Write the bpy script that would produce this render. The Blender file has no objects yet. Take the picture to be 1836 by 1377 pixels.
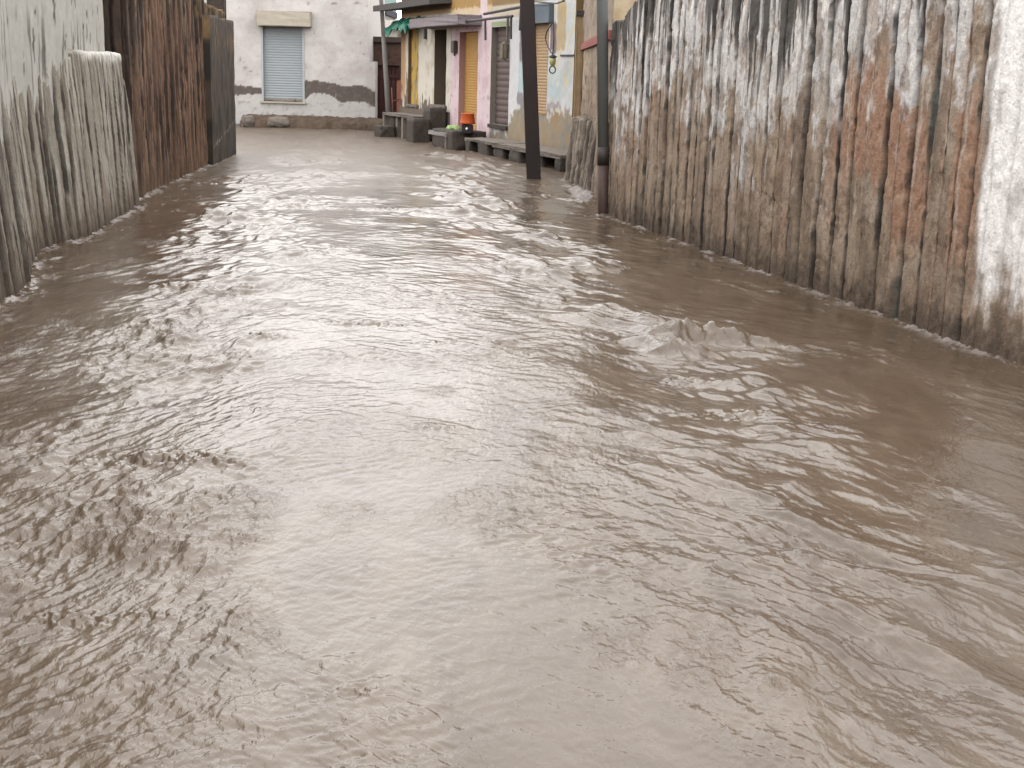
import bpy, bmesh, math, random
import numpy as np
from mathutils import Vector, Matrix

random.seed(4)
rad = math.radians
scene = bpy.context.scene
COL = scene.collection

# ------------------------------------------------------------------ camera
CAM_H, PITCH, ROLL, FPX = 1.65, rad(13.07), rad(1.6), 2400.0
cam_data = bpy.data.cameras.new('camera')
cam_data.sensor_width = 36.0
cam_data.lens = FPX / 1836.0 * 36.0
cam_data.clip_start, cam_data.clip_end = 0.05, 2000.0
cam = bpy.data.objects.new('camera', cam_data)
COL.objects.link(cam)
r0 = Vector((1, 0, 0)); u0 = Vector((0, math.sin(PITCH), math.cos(PITCH)))
fw = Vector((0, math.cos(PITCH), -math.sin(PITCH)))
RT = math.cos(ROLL) * r0 + math.sin(ROLL) * u0
UP = -math.sin(ROLL) * r0 + math.cos(ROLL) * u0
mw = Matrix.Identity(4)
for i in range(3):
    mw[i][0], mw[i][1], mw[i][2] = RT[i], UP[i], -fw[i]
mw[2][3] = CAM_H
cam.matrix_world = mw
scene.camera = cam

# ------------------------------------------------------------------ sky, sun, exposure
SUN_EL, SUN_AZ = rad(68), rad(200)
world = bpy.data.worlds.new('World'); scene.world = world
world.use_nodes = True
wn = world.node_tree; wn.nodes.clear()
def W(t): return wn.nodes.new(t)
w_out = W('ShaderNodeOutputWorld'); w_bg = W('ShaderNodeBackground'); w_bg.inputs['Strength'].default_value = 0.1
sky = W('ShaderNodeTexSky'); sky.sky_type = 'NISHITA'; sky.sun_disc = False
sky.sun_elevation = SUN_EL; sky.sun_rotation = SUN_AZ
sky.air_density = 1.0; sky.dust_density = 6.0
bw = W('ShaderNodeRGBToBW'); wn.links.new(sky.outputs[0], bw.inputs[0])
tc = W('ShaderNodeTexCoord'); sx = W('ShaderNodeSeparateXYZ'); wn.links.new(tc.outputs['Generated'], sx.inputs[0])
# overcast: brighter overhead than at the horizon, with soft cloud mottling
clampz = W('ShaderNodeMapRange'); wn.links.new(sx.outputs[2], clampz.inputs['Value'])
clampz.inputs['To Min'].default_value = 24.0; clampz.inputs['To Max'].default_value = 35.0
cl = W('ShaderNodeTexNoise'); cl.inputs['Scale'].default_value = 2.2; cl.inputs['Detail'].default_value = 5
wn.links.new(tc.outputs['Generated'], cl.inputs['Vector'])
clr = W('ShaderNodeMapRange'); wn.links.new(cl.outputs['Fac'], clr.inputs['Value'])
clr.inputs['From Min'].default_value = 0.3; clr.inputs['From Max'].default_value = 0.7
clr.inputs['To Min'].default_value = 0.85; clr.inputs['To Max'].default_value = 1.15
mul = W('ShaderNodeMath'); mul.operation = 'MULTIPLY'
wn.links.new(clampz.outputs[0], mul.inputs[0]); wn.links.new(clr.outputs[0], mul.inputs[1])
bws = W('ShaderNodeMath'); bws.operation = 'MULTIPLY'; bws.inputs[1].default_value = 0.35
wn.links.new(bw.outputs[0], bws.inputs[0])
add = W('ShaderNodeMath'); add.operation = 'ADD'
wn.links.new(mul.outputs[0], add.inputs[0]); wn.links.new(bws.outputs[0], add.inputs[1])
tint = W('ShaderNodeVectorMath'); tint.operation = 'SCALE'
tint.inputs[0].default_value = (1.0, 0.977, 0.958)
wn.links.new(add.outputs[0], tint.inputs['Scale'])
wn.links.new(tint.outputs[0], w_bg.inputs['Color']); wn.links.new(w_bg.outputs[0], w_out.inputs[0])

sl = bpy.data.lights.new('sun', 'SUN'); sl.energy = 0.5; sl.angle = rad(120); sl.color = (1.0, 0.97, 0.93)
so = bpy.data.objects.new('sun', sl); COL.objects.link(so)
so.rotation_euler = (math.pi / 2 - SUN_EL, 0, math.pi - SUN_AZ)
scene.view_settings.view_transform = 'Standard'; scene.view_settings.look = 'None'
scene.cycles.use_denoising = True; scene.cycles.caustics_reflective = False; scene.cycles.caustics_refractive = False
scene.cycles.sample_clamp_indirect = 2.0
scene.view_settings.exposure = 0.2; scene.view_settings.gamma = 1.0

# ------------------------------------------------------------------ measuring helpers
CAMP = Vector((0, 0, CAM_H))
def ray(px, py):
    return RT * ((px - 918) / FPX) - UP * ((py - 688.5) / FPX) + fw
def gz(px, py, z=0.0):
    d = ray(px, py); t = (z - CAM_H) / d.z
    return CAMP + d * t
class Frame:
    """A vertical plane from A to B (xy); s runs along it, n points out of it towards the street, z is up."""
    def __init__(self, A, B, flip=False):
        self.A = Vector((A[0], A[1])); d = Vector((B[0], B[1])) - self.A
        self.L = d.length; self.D = d / self.L
        self.N = Vector((self.D.y, -self.D.x))
        if flip: self.N = -self.N
    def pix(self, px, py, n=0.0):
        d = ray(px, py); O = self.A + self.N * n
        nn = self.N
        t = (O - Vector((0, 0))).dot(nn) / Vector((d.x, d.y)).dot(nn)
        p = CAMP + d * t
        return (Vector((p.x, p.y)) - self.A).dot(self.D), p.z
    def P(self, s, n, z):
        q = self.A + self.D * s + self.N * n
        return Vector((q.x, q.y, z))
    def Pa(self, s, n, z):
        x = self.A.x + self.D.x * s + self.N.x * n; y = self.A.y + self.D.y * s + self.N.y * n
        return np.stack([x, y, z + 0 * x], -1)

# ------------------------------------------------------------------ noise
_rng = np.random.RandomState(7)
_perm = _rng.permutation(256).astype(np.int32); _perm = np.concatenate([_perm, _perm, _perm])
_ga = _rng.rand(256).astype(np.float32) * 6.2831853
_gx, _gy = np.cos(_ga), np.sin(_ga)
def noise(x, y, seed=0):
    x = np.asarray(x, np.float32) + np.float32(seed * 17.13); y = np.asarray(y, np.float32) + np.float32(seed * 9.71)
    xi = np.floor(x); yi = np.floor(y); fx = x - xi; fy = y - yi
    xi = xi.astype(np.int32) & 255; yi = yi.astype(np.int32) & 255
    u = fx * fx * fx * (fx * (fx * 6 - 15) + 10); v = fy * fy * fy * (fy * (fy * 6 - 15) + 10)
    def g(ix, iy, dx, dy):
        h = _perm[_perm[ix] + iy]; return _gx[h] * dx + _gy[h] * dy
    a = g(xi, yi, fx, fy); b = g(xi + 1, yi, fx - 1, fy); c = g(xi, yi + 1, fx, fy - 1); d = g(xi + 1, yi + 1, fx - 1, fy - 1)
    ab = a + u * (b - a); cd = c + u * (d - c)
    return (ab + v * (cd - ab)) * 1.5
def fbm(x, y, seed=0, oct=4, gain=0.5):
    t = 0; a = 1.0; f = 1.0
    for i in range(oct):
        t = t + a * noise(x * f, y * f, seed + i * 3); a *= gain; f *= 2.03
    return t
def sstep(a, b, x):
    t = np.clip((x - a) / (b - a), 0, 1); return t * t * (3 - 2 * t)
def mixc(c, d, m):
    m = np.asarray(m)[..., None]; return c * (1 - m) + np.asarray(d, np.float32) * m

def lin(r, g, b):
    f = lambda c: (c / 12.92 if c <= 0.04045 else ((c + 0.055) / 1.055) ** 2.4)
    return (f(r / 255), f(g / 255), f(b / 255))
KW = 1.84
def S(r, g, b, k=None):
    """surface colour measured off the photo, divided by the light that falls on it"""
    return tuple(min(0.85, c / (k or KW)) for c in lin(r, g, b))

# ------------------------------------------------------------------ materials
def new_mat(name):
    m = bpy.data.materials.new(name); m.use_nodes = True
    nt = m.node_tree; b = nt.nodes['Principled BSDF']
    return m, nt, b
def surf(name, color=None, rough=0.85, var=0.2, vscale=6.0, bump=0.3, bscale=30.0, bdist=0.01, metal=0.0, stretch=(1, 1, 1), spec=0.3):
    """painted / plaster / stone surface; color None reads the mesh's own stain map (attribute Col)"""
    m, nt, b = new_mat(name); L = nt.links
    tcn = nt.nodes.new('ShaderNodeTexCoord'); mp = nt.nodes.new('ShaderNodeMapping'); mp.inputs['Scale'].default_value = stretch
    L.new(tcn.outputs['Object'], mp.inputs[0])
    n1 = nt.nodes.new('ShaderNodeTexNoise'); n1.inputs['Scale'].default_value = vscale; n1.inputs['Detail'].default_value = 6
    n1.inputs['Roughness'].default_value = 0.65
    L.new(mp.outputs[0], n1.inputs['Vector'])
    mr = nt.nodes.new('ShaderNodeMapRange'); L.new(n1.outputs['Fac'], mr.inputs['Value'])
    mr.inputs['From Min'].default_value = 0.25; mr.inputs['From Max'].default_value = 0.75
    mr.inputs['To Min'].default_value = 1 - var; mr.inputs['To Max'].default_value = 1 + var
    sc = nt.nodes.new('ShaderNodeVectorMath'); sc.operation = 'SCALE'
    L.new(mr.outputs[0], sc.inputs['Scale'])
    if color is None:
        at = nt.nodes.new('ShaderNodeAttribute'); at.attribute_name = 'Col'; L.new(at.outputs['Color'], sc.inputs[0])
    else:
        sc.inputs[0].default_value = color
    L.new(sc.outputs[0], b.inputs['Base Color'])
    b.inputs['Roughness'].default_value = rough; b.inputs['Metallic'].default_value = metal
    b.inputs['Specular IOR Level'].default_value = spec
    if bump > 0:
        n2 = nt.nodes.new('ShaderNodeTexNoise'); n2.inputs['Scale'].default_value = bscale; n2.inputs['Detail'].default_value = 5
        L.new(tcn.outputs['Object'], n2.inputs['Vector'])
        bp = nt.nodes.new('ShaderNodeBump'); bp.inputs['Strength'].default_value = bump; bp.inputs['Distance'].default_value = bdist
        L.new(n2.outputs['Fac'], bp.inputs['Height']); L.new(bp.outputs[0], b.inputs['Normal'])
    return m

# ------------------------------------------------------------------ object helpers
def tag(o, label=None, cat=None, group=None, kind=None):
    if label: o['label'] = label
    if cat: o['category'] = cat
    if group: o['group'] = group
    if kind: o['kind'] = kind
    return o
def empty(name, loc, label, cat, group=None):
    o = bpy.data.objects.new(name, None); COL.objects.link(o); o.location = loc; o.empty_display_size = 0.2
    return tag(o, label, cat, group)
def link(name, me, m, parent=None):
    o = bpy.data.objects.new(name, me); COL.objects.link(o)
    if m: me.materials.append(m)
    if parent:
        o.parent = parent
        o.matrix_parent_inverse = Matrix.Translation(-parent.location)
    return o
def grid_mesh(name, V, cols=None, smooth=True, closed_u=False, extra=None, keep=None):
    """V: (rows, cols, 3) array to a quad mesh; cols: (rows, cols, 3) colours stored as the stain map"""
    R, Cn = V.shape[:2]; idx = np.arange(R * Cn).reshape(R, Cn)
    if closed_u: idx = np.concatenate([idx, idx[:, :1]], 1)
    q = np.stack([idx[:-1, :-1], idx[:-1, 1:], idx[1:, 1:], idx[1:, :-1]], -1).reshape(-1, 4)
    if keep is not None: q = q[keep.reshape(-1)]
    me = bpy.data.meshes.new(name)
    me.vertices.add(R * Cn); me.vertices.foreach_set('co', np.ascontiguousarray(V, np.float32).reshape(-1))
    n = len(q); me.loops.add(n * 4); me.polygons.add(n)
    me.loops.foreach_set('vertex_index', q.astype(np.int32).reshape(-1))
    me.polygons.foreach_set('loop_start', np.arange(0, n * 4, 4, dtype=np.int32))
    me.update(calc_edges=True)
    if smooth: me.polygons.foreach_set('use_smooth', np.ones(n, bool))
    if cols is not None:
        a = me.attributes.new('Col', 'FLOAT_COLOR', 'POINT')
        c4 = np.ones((R * Cn, 4), np.float32); c4[:, :3] = cols.reshape(-1, 3)
        a.data.foreach_set('color', c4.reshape(-1))
    for k, v in (extra or {}).items():
        a = me.attributes.new(k, 'FLOAT', 'POINT'); a.data.foreach_set('value', np.ascontiguousarray(v, np.float32).reshape(-1))
    return me
def bm_mesh(name, bm, smooth=False):
    me = bpy.data.meshes.new(name); bmesh.ops.recalc_face_normals(bm, faces=bm.faces); bm.to_mesh(me); bm.free()
    if smooth: me.polygons.foreach_set('use_smooth', np.ones(len(me.polygons), bool))
    return me
def add_hexa(bm, pts):
    vs = [bm.verts.new(p) for p in pts]
    for f in ((0, 1, 2, 3), (7, 6, 5, 4), (0, 4, 5, 1), (1, 5, 6, 2), (2, 6, 7, 3), (3, 7, 4, 0)):
        bm.faces.new([vs[i] for i in f])
    return vs
def fbox(bm, F, s0, s1, n0, n1, z0, z1):
    return add_hexa(bm, [F.P(s0, n0, z0), F.P(s1, n0, z0), F.P(s1, n1, z0), F.P(s0, n1, z0),
                         F.P(s0, n0, z1), F.P(s1, n0, z1), F.P(s1, n1, z1), F.P(s0, n1, z1)])
def box_obj(name, F, ext, m, parent=None, bevel=0.01, jit=0.0):
    bm = bmesh.new(); fbox(bm, F, *ext)
    if bevel: bmesh.ops.bevel(bm, geom=bm.edges[:], offset=bevel, segments=2, affect='EDGES', profile=0.6)
    if jit:
        bmesh.ops.subdivide_edges(bm, edges=bm.edges[:], cuts=3, use_grid_fill=True)
        for v in bm.verts: v.co += Vector((random.gauss(0, jit), random.gauss(0, jit), random.gauss(0, jit)))
    return link(name, bm_mesh(name, bm), m, parent)
def tube(bm, pts, r, seg=8, r2=None, cap=True):
    rings = []; n = len(pts)
    for i, p in enumerate(pts):
        p = Vector(p); a = Vector(pts[max(i - 1, 0)]); b = Vector(pts[min(i + 1, n - 1)])
        t = (b - a).normalized(); x = t.orthogonal() if i == 0 else (px_ - t * px_.dot(t)).normalized(); x.normalize(); px_ = x
        y = t.cross(x); rr = r if r2 is None else r + (r2 - r) * i / (n - 1)
        rings.append([bm.verts.new(p + (x * math.cos(k / seg * 6.28318) + y * math.sin(k / seg * 6.28318)) * rr) for k in range(seg)])
    for a, b in zip(rings, rings[1:]):
        for k in range(seg): bm.faces.new((a[k], a[(k + 1) % seg], b[(k + 1) % seg], b[k]))
    if cap: bm.faces.new(rings[0][::-1]); bm.faces.new(rings[-1])
def lathe(bm, c, prof, seg=20, cap=True):
    rings = [[bm.verts.new((c[0] + r * math.cos(k / seg * 6.28318), c[1] + r * math.sin(k / seg * 6.28318), c[2] + z)) for k in range(seg)] for r, z in prof]
    for a, b in zip(rings, rings[1:]):
        for k in range(seg): bm.faces.new((a[k], a[(k + 1) % seg], b[(k + 1) % seg], b[k]))
    if cap: bm.faces.new(rings[0][::-1]); bm.faces.new(rings[-1])
def rock(name, c, size, m, parent=None, seed=0, rough=0.18, boxy=0.6, rz=0.0):
    """a rough quarried stone: boxy lump with broken faces"""
    bm = bmesh.new(); bmesh.ops.create_cube(bm, size=2.0)
    bmesh.ops.subdivide_edges(bm, edges=bm.edges[:], cuts=7, use_grid_fill=True)
    ca, sa = math.cos(rz), math.sin(rz); rs = np.random.RandomState(seed)
    co = np.array([v.co[:] for v in bm.verts]); sph = co / np.linalg.norm(co, axis=1)[:, None] * 1.25
    co = co * boxy + sph * (1 - boxy)
    nn = fbm(co[:, 0] * 1.3 + co[:, 2] * 0.7, co[:, 1] * 1.3 - co[:, 2] * 0.9, seed=seed + 2, oct=4)
    co = co * (1 + rough * nn[:, None]) * 0.5 * np.array(size)
    for v, p in zip(bm.verts, co):
        v.co = (c[0] + p[0] * ca - p[1] * sa, c[1] + p[0] * sa + p[1] * ca, c[2] + p[2])
    return link(name, bm_mesh(name, bm, True), m, parent)

def relief_wall(name, pts, zbot, topf, offf, colf, mat_, ds=0.02, dz=0.03, thick=0.3, parent=None, flip=False, zmax=None):
    """A wall along the polyline pts (xy) whose face is real relief: offf(s, z) metres out of the wall towards the street,
    colf(s, z) its stains and paint, topf(s) its ragged top.  Has a back and ends."""
    pts = [np.array(p, float) for p in pts]
    seg = [np.linalg.norm(b - a) for a, b in zip(pts, pts[1:])]; cum = np.concatenate([[0], np.cumsum(seg)])
    ss = np.arange(0, cum[-1] + 1e-6, ds)
    bx = np.interp(ss, cum, [p[0] for p in pts]); by = np.interp(ss, cum, [p[1] for p in pts])
    k = max(3, int(0.25 / ds)) | 1; ker = np.ones(k) / k
    tx = np.gradient(bx); ty = np.gradient(by)
    nx, ny = ty, -tx
    pad = lambda a: np.convolve(np.pad(a, k // 2, mode='edge'), ker, 'valid')
    nx, ny = pad(nx), pad(ny); l = np.hypot(nx, ny); nx /= l; ny /= l
    if flip: nx, ny = -nx, -ny
    top = topf(ss); nz = int((np.max(top) - zbot) / dz) + 1
    fr = np.linspace(0, 1, nz)
    Z = zbot + (top[None, :] - zbot) * fr[:, None]; Sg = np.broadcast_to(ss, Z.shape)
    off = offf(Sg, Z); col = colf(Sg, Z)
    V = np.stack([bx[None] + nx[None] * off, by[None] + ny[None] * off, Z], -1)
    back = np.stack([bx - nx * thick, by - ny * thick, top], -1)
    mid = np.stack([bx - nx * thick * 0.5, by - ny * thick * 0.5, top + 0.01], -1)
    backb = np.stack([bx - nx * thick, by - ny * thick, 0 * top + zbot], -1)
    V = np.concatenate([V, mid[None], back[None], backb[None]], 0)
    col = np.concatenate([col, col[-1:], col[-1:], col[:1]], 0)
    # close both ends
    e0 = V[:, :1].copy(); e0[:, 0, 0] = back[0, 0]; e0[:, 0, 1] = back[0, 1]
    e1 = V[:, -1:].copy(); e1[:, 0, 0] = back[-1, 0]; e1[:, 0, 1] = back[-1, 1]
    V = np.concatenate([e0, V, e1], 1); col = np.concatenate([col[:, :1], col, col[:, -1:]], 1)
    me = grid_mesh(name, V, col)
    return link(name, me, mat_, parent)

class Slabs:
    """irregular upright stone slabs: joint positions, per-slab depth and tint"""
    def __init__(self, L, wmin, wmax, seed):
        rs = np.random.RandomState(seed); e = [0.0]
        while e[-1] < L + 1: e.append(e[-1] + rs.uniform(wmin, wmax))
        self.e = np.array(e) - 0.3; self.n = len(e)
        self.off = rs.uniform(-1, 1, self.n + 1); self.tint = rs.uniform(-1, 1, self.n + 1); self.gw = rs.uniform(0.3, 1.0, self.n + 1)
        self.t2 = rs.uniform(0, 1, self.n + 1); self.tilt = rs.uniform(-1, 1, self.n + 1)
    def __call__(self, s, z, wob=0.02, sd=0, lean=0.0):
        sw = s + wob * fbm(s * 0.9, z * 1.4, seed=sd, oct=3) + lean * z
        i = np.clip(np.searchsorted(self.e, sw), 1, self.n - 1)
        dl = sw - self.e[i - 1]; dr = self.e[i] - sw
        left = dl < dr; j = np.where(left, i - 1, i)
        return i, np.minimum(dl, dr), j, (sw - self.e[i - 1]) / (self.e[i] - self.e[i - 1])

# ------------------------------------------------------------------ key places (metres, measured off the photograph)
RW_A, RW_B = (1.055, 16.36), (3.08, 7.88)                    # foot of the right-hand slab wall
_d = (Vector(RW_B) - Vector(RW_A)).normalized()
RW_END = tuple(Vector(RW_B) + _d * 9.0)
LB = [(-3.30, -1.0), (-3.55, 9.12), (-3.60, 9.75), (-4.20, 11.7), (-4.12, 12.87), (-4.47, 15.96)]   # foot of the left building
BW = [(-5.35, 16.2), (-4.68, 16.5), (-5.18, 22.3), (-5.46, 25.7)]           # foot of the brown slab wall
FA = (-3.0, 36.1); FB = (0.97, 25.2)                         # shop fronts
RIB = [(1.04, 23.4), (0.74, 21.5), (0.93, 20.2), (1.05, 19.3)]
FOAM_LINES = [[RW_A, RW_B, RW_END], LB, BW, [FA, FB], RIB]

# ------------------------------------------------------------------ ground and water
gm = surf('street_mud', (0.10, 0.075, 0.055), rough=0.9)
bm = bmesh.new(); bmesh.ops.create_grid(bm, x_segments=8, y_segments=8, size=600)
for v in bm.verts: v.co.z = -0.45
g = link('ground', bm_mesh('ground', bm), gm); tag(g, kind='structure')

def seg_dist(X, Y, line):
    best = np.full(X.shape, 1e9, np.float32)
    for a, b in zip(line, line[1:]):
        dx, dy = b[0] - a[0], b[1] - a[1]; l2 = dx * dx + dy * dy
        t = np.clip(((X - a[0]) * dx + (Y - a[1]) * dy) / l2, 0, 1)
        best = np.minimum(best, np.hypot(X - a[0] - t * dx, Y - a[1] - t * dy))
    return best

def build_water():
    fan = np.linspace(rad(-27), rad(27), 1050)
    side = np.concatenate([np.linspace(27.5, 60, 60), np.linspace(61, 180, 60)])
    th = np.concatenate([-rad(1) * side[::-1][1:], fan, rad(1) * side]).astype(np.float32)
    rr = list(np.linspace(0.15, 2.2, 40)); r = 2.2
    while r < 60: r += 0.0058 * (r / 3) ** (1.04 if r < 28 else 2); rr.append(r)
    rr = np.array(rr, np.float32)
    T, Rr = np.meshgrid(th, rr)
    X = Rr * np.sin(T); Y = Rr * np.cos(T)
    cell = np.maximum(0.0058 * (np.maximum(Rr, 2.2) / 3) ** 1.04, Rr * 0.0009)
    # street coordinates: s along the current, t across (0 in midstream)
    cy = np.interp(Y, [-60, 0, 8, 16, 26, 40, 60], [0.5, 0.15, -0.35, -1.6, -2.4, -3.6, -5])
    t = X - cy; s = Y
    wx = 0.10 * noise(s * 0.9, t * 0.9, 91); wy = 0.10 * noise(s * 0.9, t * 0.9, 92)
    s = s + wx; t = t + wy
    left = sstep(-0.35, -1.3, t); right = sstep(0.25, 1.2, t); mid = np.clip(1 - left - right, 0, 1)
    wallside = 1 - 0.62 * sstep(-1.7, -2.5, X - cy) - 0.6 * sstep(1.5, 2.3, X - cy)     # quieter strips along both walls
    farther = sstep(4, 13, Rr)
    patch = sstep(0.22, 0.55, fbm(s * 0.9, t * 1.7, 55, 3))         # boils and eddies
    act = 0.45 + 1.0 * sstep(-0.25, 0.45, fbm(s * 0.7, t * 1.1, 57, 2))        # lively and slack reaches
    calm_m = 0.5 + 0.5 * sstep(-0.3, 0.4, noise(s * 0.35, t * 0.8, 56))
    def oriented(lam, ang, stretch, seed, ridge):
        ca, sa = math.cos(ang), math.sin(ang)
        a = (s * ca + t * sa) / (lam * stretch); b = (-s * sa + t * ca) / lam
        n = noise(a, b, seed)
        if ridge: n = 0.55 - np.sqrt(n * n + 0.012) * 1.25 if ridge > 0 else n
        return n
    h = np.zeros_like(X)
    #      lam   slope  str  ridge  left mid right
    spec = [(1.30, 0.055, 1.6, 0, 1.2, 0.6, 1.2),
            (0.62, 0.080, 1.8, 1, 1.0, 0.40, 1.6),
            (0.34, 0.095, 2.2, 1, 0.8, 0.45, 1.4),
            (0.19, 0.120, 2.6, 1, 1.0, 0.55, 1.1),
            (0.105, 0.150, 2.8, 1, 1.2, 0.80, 1.1),
            (0.058, 0.180, 2.4, 1, 1.6, 1.05, 1.1),
            (0.032, 0.180, 2.0, 1, 1.7, 1.20, 1.1)]
    for k, (lam, sl_, st, rg, kl, km, kr) in enumerate(spec):
        amp = sl_ * lam * 0.55
        vis = sstep(0.45, 0.22, cell / lam)                       # only what the mesh can carry
        m = (kl * left * oriented(lam, 0.42, st, 10 + k, rg)
             + km * mid * calm_m * oriented(lam, 0.95 if k % 2 else -0.9, st, 30 + k, rg)
             + kr * right * oriented(lam, -0.62, st, 50 + k, rg))
        boost = (1 + (0.8 * patch if k >= 2 else 0)) * (act if k >= 1 else 1)
        h += amp * m * vis * boost * wallside * (1 + farther * ((-0.4, -0.5, 0.1, 0.5, 0.7, 0.8, 0.7)[k] - 0.25 * mid) + sstep(12, 20, Rr) * (0.3, 0.5, 0.9, 1.1, 1.0, 0.8, 0)[k])
    # crests oblique to the current in the fast water
    ph = fbm(s * 0.8, t * 0.8, 77, 2)
    # standing waves behind something drowned at the right
    cx_, cy_ = gz(1255, 612).x, gz(1255, 612).y
    dX, dY = X - cx_, Y - cy_
    wob = 0.10 * fbm(X * 2.2, Y * 2.2, 61, 3)
    dist = np.hypot(dX * 0.85, dY + 0.9) + wob
    env = np.exp(-((dX - 0.12) / 0.55) ** 2) * sstep(0.25, -0.05, dY) * np.exp(-np.maximum(-dY, 0) / 1.3)
    h += 0.020 * env * np.sin((dist - 0.9) * 2 * math.pi / 0.36 + 1.6)
    crest = np.exp(-((dY + 0.25 * dX * dX + wob * 0.7) / 0.10) ** 2) * np.exp(-(dX / 0.34) ** 2)
    h += 0.050 * crest * (1 + 0.7 * fbm(X * 8, Y * 8, 63, 4))
    # little mounds in the smooth middle
    for (px, py, a, w) in [(560, 510, .035, .10), (690, 582, .03, .09), (605, 580, .03, .09), (480, 605, .03, .07), (690, 376, .05, .16),
                           (540, 372, .05, .2), (400, 330, .04, .2), (290, 830, .045, .12), (385, 840, .04, .07), (775, 770, .018, .07),
                           (430, 968, .02, .05), (1230, 680, .03, .1), (800, 615, .02, .1), (130, 1110, .03, .06), (275, 1105, .02, .05),
                           (310, 520, .045, .1), (480, 742, .015, .05), (1330, 745, .04, .12), (640, 1240, .008, .03)]:
        q = gz(px, py); dx, dy = (X - q.x), (Y - q.y)
        gsh = np.exp(-((dx / (w * 2.0)) ** 2 + (dy / (w * 0.9)) ** 2))
        h += a * 0.6 * gsh * (0.4 + 1.0 * fbm(X / w * 1.6, Y / w * 1.6, 64, 4))
    h += 0.004 * patch * fbm(X * 9, Y * 5, 66, 4) * sstep(20, 8, Rr)
    # where the flood laps against walls: small heave and froth
    d = np.full(X.shape, 1e9, np.float32)
    for ln in FOAM_LINES: d = np.minimum(d, seg_dist(X, Y, ln))
    lump = fbm(X * 14, Y * 14, 70, 4)
    near = np.exp(-(np.maximum(d - 0.02, 0) / 0.065) ** 2)
    h = h * (1 - 0.5 * near) + near * (0.012 + 0.016 * lump)
    foam = 0.75 * near * sstep(-0.15, 0.55, fbm(X * 2.3, Y * 2.3, 71, 3) + 0.5 * fbm(X * 12, Y * 12, 72, 3))
    # froth bank between the poles at the right, and flecks on the chop
    q = gz(1042, 350); bank = np.exp(-(((X - q.x) / 0.16) ** 2 + ((Y - q.y) / 1.3) ** 2))
    foam = np.maximum(foam, sstep(0.25, 0.75, bank + 0.35 * fbm(X * 9, Y * 3, 73, 4)) * 0.9)
    h += bank * 0.02 * fbm(X * 10, Y * 5, 74, 3)
    q = gz(1084, 386); sp = np.exp(-(((X - q.x) ** 2 + (Y - q.y) ** 2) / 0.07 ** 2)); foam = np.maximum(foam, sp * 1.2); h += 0.03 * sp
    scum = sstep(0.55, 0.95, fbm(s * 2.2, t * 9.0, 76, 4) + 0.35 * fbm(X * 20, Y * 14, 77, 3)) * np.exp(-d / 0.55) * 0.7
    foam = np.clip(np.maximum(foam, scum), 0, 1)
    rough = 0.05 + 0.36 * sstep(8, 30, Rr); fine_m = (0.75 * mid + left + 0.8 * right) * (0.3 + 0.7 * patch + 0.4 * act) * sstep(22, 7, Rr)
    me = grid_mesh('water', np.stack([X, Y, h], -1), None, True, extra={'foam': foam, 'chop': rough, 'ripple': fine_m})
    m, nt, b = new_mat('muddy_water'); L = nt.links; N_ = nt.nodes
    tcn = N_.new('ShaderNodeTexCoord')
    n1 = N_.new('ShaderNodeTexNoise'); n1.inputs['Scale'].default_value = 1.3; n1.inputs['Detail'].default_value = 8; n1.inputs['Distortion'].default_value = 1.6
    mpn = N_.new('ShaderNodeMapping'); mpn.inputs['Scale'].default_value = (1.8, 0.7, 1); L.new(tcn.outputs['Object'], mpn.inputs[0]); L.new(mpn.outputs[0], n1.inputs['Vector'])
    mx = N_.new('ShaderNodeMix'); mx.data_type = 'RGBA'
    mx.inputs[6].default_value = (0.050, 0.034, 0.022, 1); mx.inputs[7].default_value = (0.083, 0.062, 0.044, 1)
    mr = N_.new('ShaderNodeMapRange'); mr.inputs['From Min'].default_value = 0.3; mr.inputs['From Max'].default_value = 0.7
    L.new(n1.outputs['Fac'], mr.inputs['Value']); L.new(mr.outputs[0], mx.inputs[0])
    fa = N_.new('ShaderNodeAttribute'); fa.attribute_name = 'foam'
    mf = N_.new('ShaderNodeMix'); mf.data_type = 'RGBA'; L.new(fa.outputs['Fac'], mf.inputs[0]); L.new(mx.outputs[2], mf.inputs[6])
    mf.inputs[7].default_value = (0.20, 0.178, 0.172, 1); L.new(mf.outputs[2], b.inputs['Base Color'])
    ca = N_.new('ShaderNodeAttribute'); ca.attribute_name = 'chop'
    ad = N_.new('ShaderNodeMath'); ad.operation = 'MULTIPLY_ADD'; L.new(fa.outputs['Fac'], ad.inputs[0]); ad.inputs[1].default_value = 0.5; L.new(ca.outputs['Fac'], ad.inputs[2])
    L.new(ad.outputs[0], b.inputs['Roughness']); b.inputs['IOR'].default_value = 1.40
    # ripples too fine for the mesh
    ra = N_.new('ShaderNodeAttribute'); ra.attribute_name = 'ripple'; prev = None
    for sc_, dist_, st_, rot in ((15, 0.02, 0.40, 0.3), (48, 0.007, 0.45, -0.25), (120, 0.003, 0.40, 0.1)):
        mp = N_.new('ShaderNodeMapping'); mp.inputs['Scale'].default_value = (1.6, 0.8, 1); mp.inputs['Rotation'].default_value = (0, 0, rot)
        L.new(tcn.outputs['Object'], mp.inputs[0])
        n2 = N_.new('ShaderNodeTexNoise'); n2.inputs['Scale'].default_value = sc_; n2.inputs['Detail'].default_value = 3; n2.inputs['Distortion'].default_value = 0.8
        L.new(mp.outputs[0], n2.inputs['Vector'])
        bp = N_.new('ShaderNodeBump'); bp.inputs['Distance'].default_value = dist_
        rm = N_.new('ShaderNodeMath'); rm.operation = 'MULTIPLY'; rm.inputs[1].default_value = st_
        L.new(ra.outputs['Fac'], rm.inputs[0]); L.new(rm.outputs[0], bp.inputs['Strength'])
        L.new(n2.outputs['Fac'], bp.inputs['Height'])
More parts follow.
